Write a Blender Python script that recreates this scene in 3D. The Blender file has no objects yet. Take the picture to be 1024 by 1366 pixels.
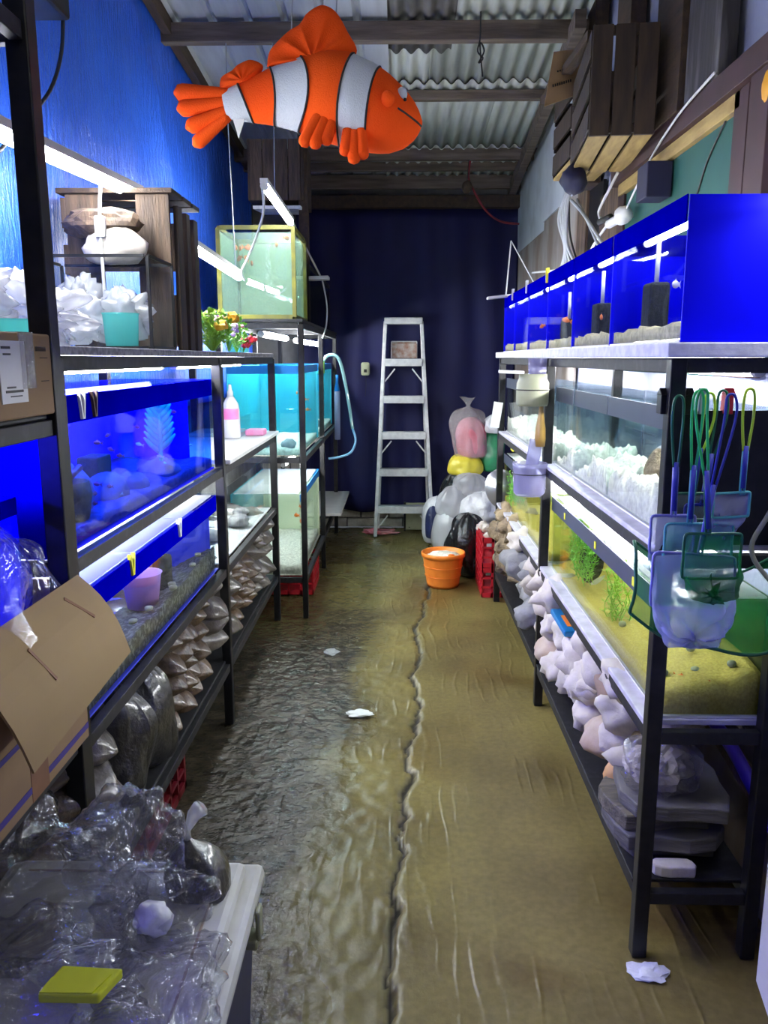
import bpy, math, random
from mathutils import Vector, noise
R = random.Random(7)
S = bpy.context.scene
COL = S.collection
# ---------------------------------------------------------------- camera, world, exposure
cd = bpy.data.cameras.new('camera'); cam = bpy.data.objects.new('camera', cd); COL.objects.link(cam)
cd.sensor_fit = 'VERTICAL'; cd.sensor_height = 36; cd.lens = 1065 / 1366 * 36; cd.clip_start = .02
cam.location = (0, 0, 1.4)
cam.rotation_euler = (math.radians(90) - math.atan(205 / 1065), 0, math.atan(20 / 1065 * math.cos(math.atan(205 / 1065))))
S.camera = cam
w = bpy.data.worlds.new('world'); S.world = w; w.use_nodes = True
w.node_tree.nodes['Background'].inputs[0].default_value = (.80, .88, 1, 1)
w.node_tree.nodes['Background'].inputs[1].default_value = .10
S.view_settings.view_transform = 'Standard'; S.view_settings.look = 'None'
S.view_settings.gamma = 1; S.view_settings.use_curve_mapping = False
S.view_settings.exposure = 0.25
S.cycles.transparent_max_bounces = 32; S.cycles.max_bounces = 8; S.cycles.glossy_bounces = 4
S.cycles.sample_clamp_indirect = 4
TUBE = 100.0        # radiance of the fluorescent tubes
# ---------------------------------------------------------------- mesh helpers
def rt(o):
    v = Vector((0, 0, 0))
    while o is not None:
        v += o.location; o = o.parent
    return v
def tag(o, label, cat=None, group=None, kind=None):
    o['label'] = label
    if cat: o['category'] = cat
    if group: o['group'] = group
    if kind: o['kind'] = kind
    return o
def thing(name, label, cat, loc=(0, 0, 0), group=None):
    o = bpy.data.objects.new(name, None); COL.objects.link(o); o.location = loc
    o.empty_display_size = .05
    return tag(o, label, cat, group)
class MB:
    def __init__(s): s.v = []; s.f = []
    def add(s, vs, fs):
        n = len(s.v); s.v += [tuple(p) for p in vs]; s.f += [tuple(i + n for i in q) for q in fs]; return s
    def box(s, x0, x1, y0, y1, z0, z1):
        return s.add([(x0,y0,z0),(x1,y0,z0),(x1,y1,z0),(x0,y1,z0),(x0,y0,z1),(x1,y0,z1),(x1,y1,z1),(x0,y1,z1)],
                     [(0,3,2,1),(4,5,6,7),(0,1,5,4),(1,2,6,5),(2,3,7,6),(3,0,4,7)])
    def obox(s, a, b, wd, th, up=(0, 0, 1)):
        """a board from a to b, wd wide (across), th thick (along up)"""
        a = Vector(a); b = Vector(b); d = (b - a).normalized(); up = Vector(up)
        sd = d.cross(up).normalized(); u = sd.cross(d).normalized()
        vs = []
        for p in (a, b):
            for i, j in ((-1,-1),(1,-1),(1,1),(-1,1)):
                vs.append(p + sd * (i * wd / 2) + u * (j * th / 2))
        return s.add(vs, [(3,2,1,0),(4,5,6,7),(0,1,5,4),(1,2,6,5),(2,3,7,6),(3,0,4,7)])
    def tube(s, pts, r, n=8, caps=True):
        pts = [Vector(p) for p in pts]; m = len(pts)
        rs = r if isinstance(r, (list, tuple)) else [r] * m
        vs = []; prev = None
        for i, p in enumerate(pts):
            t = (pts[min(i + 1, m - 1)] - pts[max(i - 1, 0)]).normalized()
            if prev is None:
                a = Vector((0, 0, 1)) if abs(t.z) < .9 else Vector((1, 0, 0))
                u = t.cross(a).normalized()
            else:
                u = (prev - t * prev.dot(t)).normalized()
            prev = u; q = t.cross(u)
            for k in range(n):
                an = 2 * math.pi * k / n
                vs.append(p + (u * math.cos(an) + q * math.sin(an)) * rs[i])
        fs = [(i*n+k, i*n+(k+1) % n, (i+1)*n+(k+1) % n, (i+1)*n+k) for i in range(m - 1) for k in range(n)]
        if caps: fs += [tuple(range(n))[::-1], tuple(range((m-1)*n, m*n))]
        return s.add(vs, fs)
    def lathe(s, prof, c=(0, 0, 0), n=24, sx=1, sy=1):
        vs = []; m = len(prof)
        for r, z in prof:
            for k in range(n):
                a = 2 * math.pi * k / n
                vs.append((c[0] + r * sx * math.cos(a), c[1] + r * sy * math.sin(a), c[2] + z))
        fs = [(i*n+k, i*n+(k+1) % n, (i+1)*n+(k+1) % n, (i+1)*n+k) for i in range(m - 1) for k in range(n)]
        fs += [tuple(range(n))[::-1], tuple(range((m-1)*n, m*n))]
        return s.add(vs, fs)
    def grid(s, nu, nv, fn):
        vs = [fn(i / nu, j / nv) for j in range(nv + 1) for i in range(nu + 1)]
        return s.add(vs, [(j*(nu+1)+i, j*(nu+1)+i+1, (j+1)*(nu+1)+i+1, (j+1)*(nu+1)+i) for j in range(nv) for i in range(nu)])
    def prism(s, poly, x0, x1, ax='x'):
        n = len(poly); mk = {'x': lambda p, q: (q, p[0], p[1]), 'y': lambda p, q: (p[0], q, p[1]), 'z': lambda p, q: (p[0], p[1], q)}[ax]
        vs = [mk(p, x0) for p in poly] + [mk(p, x1) for p in poly]
        return s.add(vs, [tuple(range(n))[::-1], tuple(range(n, 2*n))] + [(i, (i+1) % n, n+(i+1) % n, n+i) for i in range(n)])
    def blob(s, c, rad, seed=0, amp=.2, freq=1.6, sub=2, oct=2, flat=None, facet=0):
        vs, fs = ICO[sub]; out = []
        off = Vector((seed * 7.31, seed * 3.7, seed * 1.9))
        for p in vs:
            d = 0; fr = freq; am = amp
            for _ in range(oct):
                d += am * noise.noise(p * fr + off); fr *= 2.1; am *= .5
            q = p * (1 + d)
            if facet: q = Vector([round(a / facet) * facet * .6 + a * .4 for a in q])
            z = q.z
            if flat is not None and z < -flat: z = -flat
            out.append((c[0] + q.x * rad[0], c[1] + q.y * rad[1], c[2] + z * rad[2]))
        return s.add(out, fs)
    def build(s, name, m, parent=None, smooth=False, bevel=0, solid=0, uvz=None):
        if parent is not None: o0 = rt(parent)
        else:
            xs, ys, zs = zip(*s.v)
            o0 = Vector(((min(xs)+max(xs))/2, (min(ys)+max(ys))/2, min(zs)))
        me = bpy.data.meshes.new(name)
        me.from_pydata([(x-o0.x, y-o0.y, z-o0.z) for x, y, z in s.v], [], s.f); me.update()
        if smooth: me.polygons.foreach_set('use_smooth', [True] * len(me.polygons))
        me.materials.append(m)
        o = bpy.data.objects.new(name, me); COL.objects.link(o)
        if parent is not None: o.parent = parent
        else: o.location = o0
        if bevel:
            b = o.modifiers.new('bevel', 'BEVEL'); b.width = bevel; b.segments = 2; b.limit_method = 'ANGLE'; b.angle_limit = .7
        if solid:
            b = o.modifiers.new('solid', 'SOLIDIFY'); b.thickness = solid; b.offset = 0
        return o
def icos(sub):
    import bmesh
    bm = bmesh.new(); bmesh.ops.create_icosphere(bm, subdivisions=sub, radius=1)
    bm.verts.ensure_lookup_table()
    r = ([v.co.copy() for v in bm.verts], [tuple(v.index for v in f.verts) for f in bm.faces]); bm.free(); return r
ICO = {i: icos(i) for i in (1, 2, 3, 4, 5)}
def copy_thing(o, loc, rot=None, label=None, group=None, scale=None):
    c = o.copy(); COL.objects.link(c); c.location = loc
    if rot: c.rotation_euler = rot
    if scale: c.scale = scale
    if label: c['label'] = label
    if group: c['group'] = group
    for ch in o.children:
        d = ch.copy(); COL.objects.link(d); d.parent = c
        for g in ch.children:
            e = g.copy(); COL.objects.link(e); e.parent = d
    return c
def catmull(pts, k=6):
    P = [Vector(p) for p in pts]; out = []
    for i in range(len(P) - 1):
        a, b, c, d = P[max(i-1, 0)], P[i], P[i+1], P[min(i+2, len(P)-1)]
        for j in range(k):
            t = j / k
            out.append(.5 * ((2*b) + (c-a)*t + (2*a-5*b+4*c-d)*t*t + (3*b-a-3*c+d)*t**3))
    return out + [P[-1]]
# ---------------------------------------------------------------- materials
def nm(name):
    m = bpy.data.materials.new(name); m.use_nodes = True; nt = m.node_tree
    return m, nt, nt.nodes, nt.links
def c4(c): return (c[0], c[1], c[2], 1)
def mat(name, col, col2=None, rough=.6, metal=0, scale=12, bump=0, bscale=None, stretch=(1, 1, 1), coat=0, spec=.5, rand=0, rough2=None, detail=5, lo=.35, hi=.65, vor=0):
    m, nt, N, L = nm(name); p = N['Principled BSDF']
    p.inputs['Roughness'].default_value = rough; p.inputs['Metallic'].default_value = metal
    p.inputs['Specular IOR Level'].default_value = spec; p.inputs['Coat Weight'].default_value = coat
    p.inputs['Coat Roughness'].default_value = .15
    tc = N.new('ShaderNodeTexCoord'); mp = N.new('ShaderNodeMapping'); mp.inputs['Scale'].default_value = stretch
    L.new(tc.outputs['Object'], mp.inputs[0])
    if vor:
        nz = N.new('ShaderNodeTexVoronoi'); nz.inputs['Scale'].default_value = scale
        sp = N.new('ShaderNodeSeparateColor'); L.new(nz.outputs['Color'], sp.inputs[0]); fac = sp.outputs[0]
        L.new(mp.outputs[0], nz.inputs['Vector'])
    else:
        nz = N.new('ShaderNodeTexNoise'); nz.inputs['Scale'].default_value = scale; nz.inputs['Detail'].default_value = detail
        L.new(mp.outputs[0], nz.inputs['Vector']); fac = nz.outputs['Fac']
    rp = N.new('ShaderNodeMapRange'); rp.inputs[1].default_value = lo; rp.inputs[2].default_value = hi
    L.new(fac, rp.inputs[0])
    mx = N.new('ShaderNodeMix'); mx.data_type = 'RGBA'
    mx.inputs[6].default_value = c4(col); mx.inputs[7].default_value = c4(col2 or [a * .8 for a in col])
    L.new(rp.outputs[0], mx.inputs[0]); out = mx.outputs[2]
    if rand:
        oi = N.new('ShaderNodeObjectInfo'); r2 = N.new('ShaderNodeMapRange')
        r2.inputs[3].default_value = 1 - rand; r2.inputs[4].default_value = 1 + rand * .5
        L.new(oi.outputs['Random'], r2.inputs[0])
        vm = N.new('ShaderNodeVectorMath'); vm.operation = 'SCALE'; L.new(out, vm.inputs[0]); L.new(r2.outputs[0], vm.inputs['Scale']); out = vm.outputs[0]
    L.new(out, p.inputs['Base Color'])
    if rough2 is not None:
        rr = N.new('ShaderNodeMapRange'); rr.inputs[3].default_value = rough; rr.inputs[4].default_value = rough2
        L.new(rp.outputs[0], rr.inputs[0]); L.new(rr.outputs[0], p.inputs['Roughness'])
    if bump:
        bn = N.new('ShaderNodeTexNoise'); bn.inputs['Scale'].default_value = bscale or scale * 2; bn.inputs['Detail'].default_value = 6
        L.new(mp.outputs[0], bn.inputs['Vector'])
        b = N.new('ShaderNodeBump'); b.inputs['Strength'].default_value = 1; b.inputs['Distance'].default_value = bump
        L.new(bn.outputs['Fac'] if not vor else fac, b.inputs['Height']); L.new(b.outputs[0], p.inputs['Normal'])
    return m
def emit(name, col, st):
    m, nt, N, L = nm(name); N.remove(N['Principled BSDF'])
    e = N.new('ShaderNodeEmission'); e.inputs[0].default_value = c4(col); e.inputs[1].default_value = st
    L.new(e.outputs[0], N['Material Output'].inputs[0]); return m
def clear(name, tint, f0=.04, f1=.9, rough=.02, diff=None, dfac=0, bump=0, bscale=20, trl=None, power=5):
    """thin clear sheet: straight-through + mirror by facing angle, optional milky share"""
    m, nt, N, L = nm(name); N.remove(N['Principled BSDF'])
    t = N.new('ShaderNodeBsdfTransparent'); t.inputs[0].default_value = c4(tint)
    g = N.new('ShaderNodeBsdfGlossy'); g.inputs['Roughness'].default_value = rough; g.inputs[0].default_value = (1, 1, 1, 1)
    lw = N.new('ShaderNodeLayerWeight'); lw.inputs[0].default_value = .5
    pw = N.new('ShaderNodeMath'); pw.operation = 'POWER'; pw.inputs[1].default_value = power; L.new(lw.outputs['Facing'], pw.inputs[0])
    mr = N.new('ShaderNodeMapRange'); mr.inputs[3].default_value = f0; mr.inputs[4].default_value = f1; L.new(pw.outputs[0], mr.inputs[0])
    a = t.outputs[0]
    if diff is not None:
        d = N.new('ShaderNodeBsdfDiffuse'); d.inputs[0].default_value = c4(diff); q = d.outputs[0]
        if trl:
            tr = N.new('ShaderNodeBsdfTranslucent'); tr.inputs[0].default_value = c4(diff)
            ms = N.new('ShaderNodeMixShader'); ms.inputs[0].default_value = trl; L.new(q, ms.inputs[1]); L.new(tr.outputs[0], ms.inputs[2]); q = ms.outputs[0]
        ms = N.new('ShaderNodeMixShader'); ms.inputs[0].default_value = dfac; L.new(a, ms.inputs[1]); L.new(q, ms.inputs[2]); a = ms.outputs[0]
    mx = N.new('ShaderNodeMixShader'); L.new(mr.outputs[0], mx.inputs[0]); L.new(a, mx.inputs[1]); L.new(g.outputs[0], mx.inputs[2])
    if bump:
        tc = N.new('ShaderNodeTexCoord'); bn = N.new('ShaderNodeTexNoise'); bn.inputs['Scale'].default_value = bscale; bn.inputs['Detail'].default_value = 4
        bn.inputs['Distortion'].default_value = 1.5
        L.new(tc.outputs['Object'], bn.inputs['Vector'])
        b = N.new('ShaderNodeBump'); b.inputs['Distance'].default_value = bump; L.new(bn.outputs['Fac'], b.inputs['Height'])
        L.new(b.outputs[0], g.inputs['Normal'])
    L.new(mx.outputs[0], N['Material Output'].inputs[0]); return m
K = {}
K['black'] = mat('black_paint', (.006, .006, .007), (.014, .014, .015), rough=.4, scale=30, spec=.3)
K['blackdust'] = mat('dusty_black_steel', (.006, .006, .008), (.028, .028, .032), rough=.6, scale=40, lo=.5, hi=.8)
K['dust'] = mat('dusty_ledge', (.45, .45, .47), (.22, .22, .24), rough=.8, scale=60, bump=.001)
K['wood'] = mat('old_wood', (.060, .034, .018), (.03, .018, .011), rough=.75, scale=6, stretch=(6, 1, 6), bump=.002, bscale=30)
K['woodz'] = mat('old_upright_wood', (.12, .075, .045), (.045, .028, .018), rough=.75, scale=6, stretch=(7, 7, .8), bump=.002, bscale=30)
K['woodx'] = mat('beam_wood', (.17, .13, .10), (.08, .06, .045), rough=.8, scale=5, stretch=(.7, 7, 7), bump=.002, bscale=20)
K['crate'] = mat('crate_wood', (.40, .28, .09), (.26, .17, .05), rough=.7, scale=7, stretch=(6, 1, 6), bump=.001, rand=.3)  # bright tone; on crate bottoms it holds the lamplight from below
K['cratedark'] = mat('dark_crate_wood', (.045, .025, .013), (.02, .011, .007), rough=.7, scale=7, stretch=(6, 6, 1), bump=.001, rand=.3)
K['card'] = mat('cardboard', (.30, .19, .092), (.25, .155, .075), rough=.8, scale=8)
K['cardin'] = mat('cardboard_flap', (.30, .20, .088), (.26, .17, .075), rough=.8, scale=5)
K['glass'] = clear('aquarium_glass', (.97, .987, .985), f0=.02, f1=.40)
K['lid'] = clear('frosted_lid_glass', (.9, .95, .95), f0=.05, f1=.6, rough=.08, diff=(.9, .95, .97), dfac=.45, trl=.6)
K['water_deep'] = clear('blue_lit_water', (.16, .42, 1), f0=.02, f1=.10)  # blue tint carries the blue lamplight of the tank
K['water_blue'] = clear('blue_water', (.93, .955, 1), f0=.02, f1=.15)
K['water_clear'] = clear('clear_water', (.97, .99, .99), f0=.02, f1=.2)
K['water_green'] = clear('green_water', (.86, .90, .72), f0=.02, f1=.2)
K['water_milk'] = clear('milky_water', (.80, .90, .86), f0=.02, f1=.15, diff=(.55, .72, .66), dfac=.28, trl=.5)
K['water_teal'] = clear('teal_water', (.75, .95, .97), f0=.02, f1=.15, diff=(.2, .7, .75), dfac=.06, trl=.5)
K['bag'] = clear('clear_plastic_bag', (.96, .96, .97), f0=.05, f1=.8, rough=.07, diff=(.7, .7, .75), dfac=.05, bump=.02, bscale=9, trl=.4, power=3)
K['film'] = clear('crinkled_clear_film', (.90, .90, .92), f0=.05, f1=.75, rough=.10, diff=(.4, .4, .45), dfac=.12, bump=.05, bscale=8, trl=.4, power=2.4)
K['bagmilk'] = clear('milky_plastic_bag', (.95, .95, .96), f0=.06, f1=.5, rough=.18, diff=(.88, .88, .92), dfac=.42, bump=.02, bscale=10, trl=.4, power=3)
K['tube'] = emit('fluorescent_light', (.96, .985, 1), TUBE)
K['tubew'] = emit('fluorescent_light_soft', (.95, .98, 1), TUBE * .5)
K['white'] = mat('white_plastic', (.78, .78, .76), (.70, .70, .69), rough=.4)
K['whitefoam'] = mat('white_foam', (.80, .80, .84), (.62, .62, .68), rough=.7, scale=35, bump=.001)
K['lav'] = mat('lavender_strip', (.60, .58, .68), (.44, .42, .50), rough=.5, scale=18)
K['bluepanel'] = mat('blue_panel', (.0, .0, .80), (.0, .0, .72), rough=.5, scale=3, spec=.08)
K['bluemid'] = mat('azure_blue_panel', (.06, .08, .80), (.05, .07, .72), rough=.5, scale=3)
K['bluestrip'] = mat('blue_strip', (.0, .0, .34), (.0, .0, .28), rough=.8, scale=6, spec=.0)
K['slatestrip'] = mat('slate_strip', (.055, .065, .10), (.04, .05, .08), rough=.4, scale=6)
K['slateback'] = mat('slate_background', (.10, .13, .20), (.06, .08, .13), rough=.6, scale=4)
K['teal'] = mat('teal_background', (.02, .42, .52), (.02, .34, .46), rough=.5, scale=2)
K['tealstrip'] = mat('azure_strip', (.0, .20, .62), (.0, .18, .55), rough=.4)
K['paleback'] = mat('pale_background', (.84, .82, .58), (.76, .75, .50), rough=.7, scale=2)
K['greenback'] = mat('murky_background', (.055, .06, .035), (.03, .035, .022), rough=.8, scale=5)
K['sandy'] = mat('yellow_sand', (.58, .44, .10), (.42, .31, .06), rough=.8, scale=160, bump=.002, bscale=180)
K['whitesand'] = mat('white_coral_gravel', (.86, .82, .70), (.60, .57, .48), rough=.8, scale=70, bump=.006, bscale=70)
K['darkgravel'] = mat('dark_gravel', (.03, .035, .035), (.20, .21, .19), rough=.7, scale=90, bump=.008, vor=1, lo=.4, hi=1)
K['rockw'] = mat('white_rock', (.74, .68, .60), (.50, .45, .39), rough=.8, scale=9, bump=.01, bscale=18, rand=.2)
K['rockb'] = mat('porous_brown_rock', (.40, .30, .18), (.16, .12, .075), rough=.9, scale=16, bump=.03, bscale=28, rand=.25)
K['rockg'] = mat('grey_rock', (.36, .36, .37), (.20, .20, .21), rough=.85, scale=12, bump=.01, bscale=24, rand=.2)
K['rockp'] = mat('peach_rock', (.48, .33, .22), (.62, .54, .44), rough=.8, scale=7, bump=.008, bscale=20, rand=.15)
K['slate'] = mat('slate_stone', (.12, .115, .105), (.20, .19, .17), rough=.7, scale=6, stretch=(1, 1, 5), bump=.008, bscale=14, rand=.2)
K['plankstone'] = mat('banded_stone', (.25, .22, .15), (.12, .11, .085), rough=.8, scale=8, stretch=(1, 4, 6), bump=.008, rand=.25)
K['sponge'] = mat('black_sponge', (.012, .014, .02), (.03, .035, .045), rough=.9, scale=80, bump=.003)
K['ofish'] = mat('orange_fish', (.95, .25, .03), (.9, .12, .02), rough=.4, scale=10, rand=.3)
K['wfish'] = mat('white_fish', (.85, .85, .82), (.8, .7, .6), rough=.4, scale=10)
K['redp'] = mat('red_plastic', (.62, .02, .035), (.50, .012, .025), rough=.4)
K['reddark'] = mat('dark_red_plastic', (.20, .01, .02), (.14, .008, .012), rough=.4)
K['orangep'] = mat('orange_plastic', (.95, .27, .035), (.88, .22, .025), rough=.4)
K['blackbag'] = mat('black_refuse_bag', (.008, .008, .009), (.014, .014, .016), rough=.22, scale=6, bump=.02, bscale=14)
K['alu'] = mat('aluminium', (.72, .73, .73), (.58, .59, .60), rough=.5, metal=.6, scale=25)
K['cord'] = mat('white_cord', (.72, .72, .70), rough=.5)
K['gcord'] = mat('grey_cord', (.40, .42, .43), rough=.5)
K['bcord'] = mat('black_cord', (.015, .015, .015), rough=.5)
K['orangeplush'] = mat('orange_felt', (.92, .10, .010), (.84, .075, .008), rough=.95, scale=5, bump=.0015, bscale=240, spec=.1)
K['whiteplush'] = mat('pale_grey_felt', (.62, .66, .70), (.54, .58, .63), rough=.95, scale=5, bump=.0015, bscale=240, spec=.1)
K['seam'] = mat('black_seam', (.02, .018, .02), rough=.9)
K['plantg'] = mat('green_leaf', (.12, .42, .05), (.30, .62, .06), rough=.5, scale=10)
K['plantly'] = mat('lime_leaf', (.40, .65, .05), (.22, .50, .05), rough=.5, scale=10)
K['aqua'] = mat('aqua_plastic_plant', (.01, .95, .48), (.01, .85, .42), rough=.5)
K['pink'] = mat('pink', (.85, .20, .45), (.80, .35, .55), rough=.5)
K['purple'] = mat('purple_flower', (.45, .25, .65), (.60, .40, .75), rough=.6)
K['yellowf'] = mat('yellow_orange_flower', (.95, .45, .02), (.95, .60, .04), rough=.6)
K['yellow'] = mat('yellow', (.85, .80, .04), (.75, .70, .03), rough=.5)
K['pale'] = mat('cream_plastic', (.34, .35, .23), (.29, .30, .19), rough=.45)
K['lavcup'] = clear('lavender_cup', (.85, .85, .95), f0=.05, f1=.4, rough=.1, diff=(.40, .38, .56), dfac=.5, trl=.5)
K['silver'] = mat('brushed_silver', (.62, .62, .66), (.50, .50, .56), rough=.3, metal=.8, scale=6)
K['brown'] = mat('amber_brown', (.42, .24, .05), (.30, .16, .03), rough=.35, coat=.6)
def tubes(name, label, a, b, r=.013, m='tube', cap=.02, body=None, group=None):
    """fluorescent tube lamp: glowing tube, end caps and a slim batten"""
    a = Vector(a); b = Vector(b); d = (b - a).normalized()
    t = thing(name, label, 'lamp', (a + b) / 2, group)
    MB().tube([a + d * cap, b - d * cap], r, 10).build('light_tube', K[m], t, smooth=True)
    MB().tube([a, a + d * cap], r * 1.1, 10).build('end_cap', K['white'], t)
    MB().tube([b - d * cap, b], r * 1.1, 10).build('end_cap', K['white'], t)
    if body:
        o = Vector(body)
        MB().obox(a + o, b + o, .035, .02, up=o).build('batten', K['white'], t)
    return t
# ================================================================ FLOOR
CR = [(-1, -.05), (1.2, -.02), (1.484, -.014), (1.93, -.009), (2.435, .025), (3.08, .082), (3.89, .093), (4.69, .179), (6.7, .30)]
def crx(y):
    for (a, p), (b, q) in zip(CR, CR[1:]):
        if y <= b: return p + (q - p) * (y - a) / (b - a)
    return CR[-1][1]
def make_floor():
    x0, x1, y0, y1 = -1.16, 1.0, -1.0, 6.62
    nx, ny = 200, 520
    vs = []; zone = []; crk = []
    for j in range(ny + 1):
        t = j / ny; y = y0 + (y1 - y0) * (.75 * t + .25 * t * t)
        c0 = crx(y) + .035 * noise.noise(Vector((0, y * 3.1, 2))) + .028 * noise.noise(Vector((4, y * 9, 2))) + .014 * noise.noise(Vector((9, y * 27, 2)))
        wd = .001 + .022 * max(0, noise.noise(Vector((7, y * 6.3, 5))) + .15)
        l2 = c0 - .22 - .06 * noise.noise(Vector((2, y * 1.9, 8)))
        for i in range(nx + 1):
            x = x0 + (x1 - x0) * i / nx; d = x - c0
            z = .004 * noise.noise(Vector((x * 3, y * 3, 0)))
            if d < 0:
                z += .004 * noise.noise(Vector((x * 22, y * 22, 3))) + .0025 * noise.noise(Vector((x * 55, y * 55, 1)))
                zn = min(1, max(0, .45 + (l2 - x) * 5 + .45 * noise.noise(Vector((x * 5, y * 2.2, 4)))))
                zn *= 1 if y < 3.7 else max(.3, 1 - (y - 3.7) * .8)
                # ragged cross cracks in the left slab
                for yc in (2.62, 3.0, 3.45, 4.15):
                    dd = abs(y - yc - .05 * noise.noise(Vector((x * 5, yc, 1))))
                    if dd < .012 and x > -.62: z -= .006 * (1 - dd / .012)
            else:
                zn = 0; z += .006 * min(1, d / .01)
            if abs(d) < wd + .01: z -= .016 * max(0, 1 - abs(d) / (wd + .01))
            cc = max(0, 1 - abs(d) / (wd + .008))
            vs.append((x, y, z - .008)); zone.append(zn); crk.append(min(1, cc*1.6))
    fs = [(j*(nx+1)+i, j*(nx+1)+i+1, (j+1)*(nx+1)+i+1, (j+1)*(nx+1)+i) for j in range(ny) for i in range(nx)]
    m, nt, N, L = nm('wet_concrete'); p = N['Principled BSDF']
    at = N.new('ShaderNodeAttribute'); at.attribute_name = 'wet'
    tc = N.new('ShaderNodeTexCoord')
    def nz(sc, det=6, dist=0, st=None):
        n = N.new('ShaderNodeTexNoise'); n.inputs['Scale'].default_value = sc; n.inputs['Detail'].default_value = det; n.inputs['Distortion'].default_value = dist
        if st:
            mp = N.new('ShaderNodeMapping'); mp.inputs['Scale'].default_value = st; L.new(tc.outputs['Object'], mp.inputs[0]); L.new(mp.outputs[0], n.inputs['Vector'])
        else: L.new(tc.outputs['Object'], n.inputs['Vector'])
        return n
    def ramp(src, a, b, lo=.35, hi=.65):
        r = N.new('ShaderNodeMapRange'); r.inputs[1].default_value = lo; r.inputs[2].default_value = hi; L.new(src, r.inputs[0])
        mx = N.new('ShaderNodeMix'); mx.data_type = 'RGBA'; mx.inputs[6].default_value = c4(a); mx.inputs[7].default_value = c4(b); L.new(r.outputs[0], mx.inputs[0]); return mx, r
    big, _ = ramp(nz(2.2).outputs['Fac'], (.255, .205, .066), (.15, .118, .042))
    fine, rf = ramp(nz(48, 8).outputs['Fac'], (1, 1, 1), (.80, .78, .74))
    mul = N.new('ShaderNodeMix'); mul.data_type = 'RGBA'; mul.blend_type = 'MULTIPLY'; mul.inputs[0].default_value = 1
    L.new(big.outputs[2], mul.inputs[6]); L.new(fine.outputs[2], mul.inputs[7])
    red, _ = ramp(nz(1.7, 7, .6).outputs['Fac'], (1, 1, 1), (.52, .40, .30), .50, .70)
    mul2 = N.new('ShaderNodeMix'); mul2.data_type = 'RGBA'; mul2.blend_type = 'MULTIPLY'; mul2.inputs[0].default_value = 1
    L.new(mul.outputs[2], mul2.inputs[6]); L.new(red.outputs[2], mul2.inputs[7])
    left, _ = ramp(nz(14).outputs['Fac'], (.075, .060, .040), (.036, .029, .020))
    mx = N.new('ShaderNodeMix'); mx.data_type = 'RGBA'; L.new(at.outputs['Fac'], mx.inputs[0]); L.new(mul2.outputs[2], mx.inputs[6]); L.new(left.outputs[2], mx.inputs[7])
    ad = N.new('ShaderNodeAttribute'); ad.attribute_name = 'crack_tone'
    md = N.new('ShaderNodeMix'); md.data_type = 'RGBA'; md.inputs[7].default_value = (.022, .018, .014, 1); L.new(ad.outputs['Fac'], md.inputs[0]); L.new(mx.outputs[2], md.inputs[6])
    L.new(md.outputs[2], p.inputs['Base Color'])
    rr = N.new('ShaderNodeMapRange'); rr.inputs[3].default_value = .33; rr.inputs[4].default_value = .07; L.new(at.outputs['Fac'], rr.inputs[0])
    rn = N.new('ShaderNodeMath'); rn.operation = 'MULTIPLY_ADD'; rn.inputs[1].default_value = .16; L.new(nz(5).outputs['Fac'], rn.inputs[0]); L.new(rr.outputs[0], rn.inputs[2])
    sb = N.new('ShaderNodeMath'); sb.operation = 'SUBTRACT'; sb.inputs[1].default_value = .06; L.new(rn.outputs[0], sb.inputs[0]); rd = N.new('ShaderNodeMath'); rd.operation = 'MAXIMUM'; L.new(sb.outputs[0], rd.inputs[0]); L.new(ad.outputs['Fac'], rd.inputs[1]); L.new(rd.outputs[0], p.inputs['Roughness'])
    # trowel strokes on the olive slab, grit on the wet one
    wv = N.new('ShaderNodeTexWave'); wv.inputs['Scale'].default_value = 2.3; wv.inputs['Distortion'].default_value = 11; wv.inputs['Detail'].default_value = 3; wv.inputs['Detail Scale'].default_value = 1.1
    mp = N.new('ShaderNodeMapping'); mp.inputs['Scale'].default_value = (2.4, .55, 1); L.new(tc.outputs['Object'], mp.inputs[0]); L.new(mp.outputs[0], wv.inputs['Vector'])
    b1 = N.new('ShaderNodeBump'); b1.inputs['Distance'].default_value = .003; wp = N.new('ShaderNodeMath'); wp.operation = 'POWER'; wp.inputs[1].default_value = 5; L.new(wv.outputs['Fac'], wp.inputs[0]); wm = N.new('ShaderNodeMath'); wm.operation = 'MULTIPLY'; L.new(wp.outputs[0], wm.inputs[0]); wr_ = N.new('ShaderNodeMapRange'); wr_.inputs[1].default_value = .45; wr_.inputs[2].default_value = .7; L.new(nz(3.5, 4).outputs['Fac'], wr_.inputs[0]); L.new(wr_.outputs[0], wm.inputs[1]); L.new(wm.outputs[0], b1.inputs['Height'])
    b2 = N.new('ShaderNodeBump'); bd = N.new('ShaderNodeMapRange'); bd.inputs[3].default_value = .0018; bd.inputs[4].default_value = .009; L.new(at.outputs['Fac'], bd.inputs[0]); L.new(bd.outputs[0], b2.inputs['Distance']); L.new(nz(38, 8).outputs['Fac'], b2.inputs['Height']); L.new(b1.outputs[0], b2.inputs['Normal'])
    L.new(b2.outputs[0], p.inputs['Normal'])
    me = bpy.data.meshes.new('floor'); me.from_pydata(vs, [], fs); me.update()
    me.polygons.foreach_set('use_smooth', [True] * len(me.polygons))
    a = me.attributes.new('wet', 'FLOAT', 'POINT'); a.data.foreach_set('value', zone)
    a = me.attributes.new('crack_tone', 'FLOAT', 'POINT'); a.data.foreach_set('value', crk)  # darker and rougher along the crack
    me.materials.append(m)
    o = bpy.data.objects.new('floor', me); COL.objects.link(o)
    tag(o, 'wet cracked olive concrete floor of the aisle', kind='structure')
make_floor()
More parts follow.
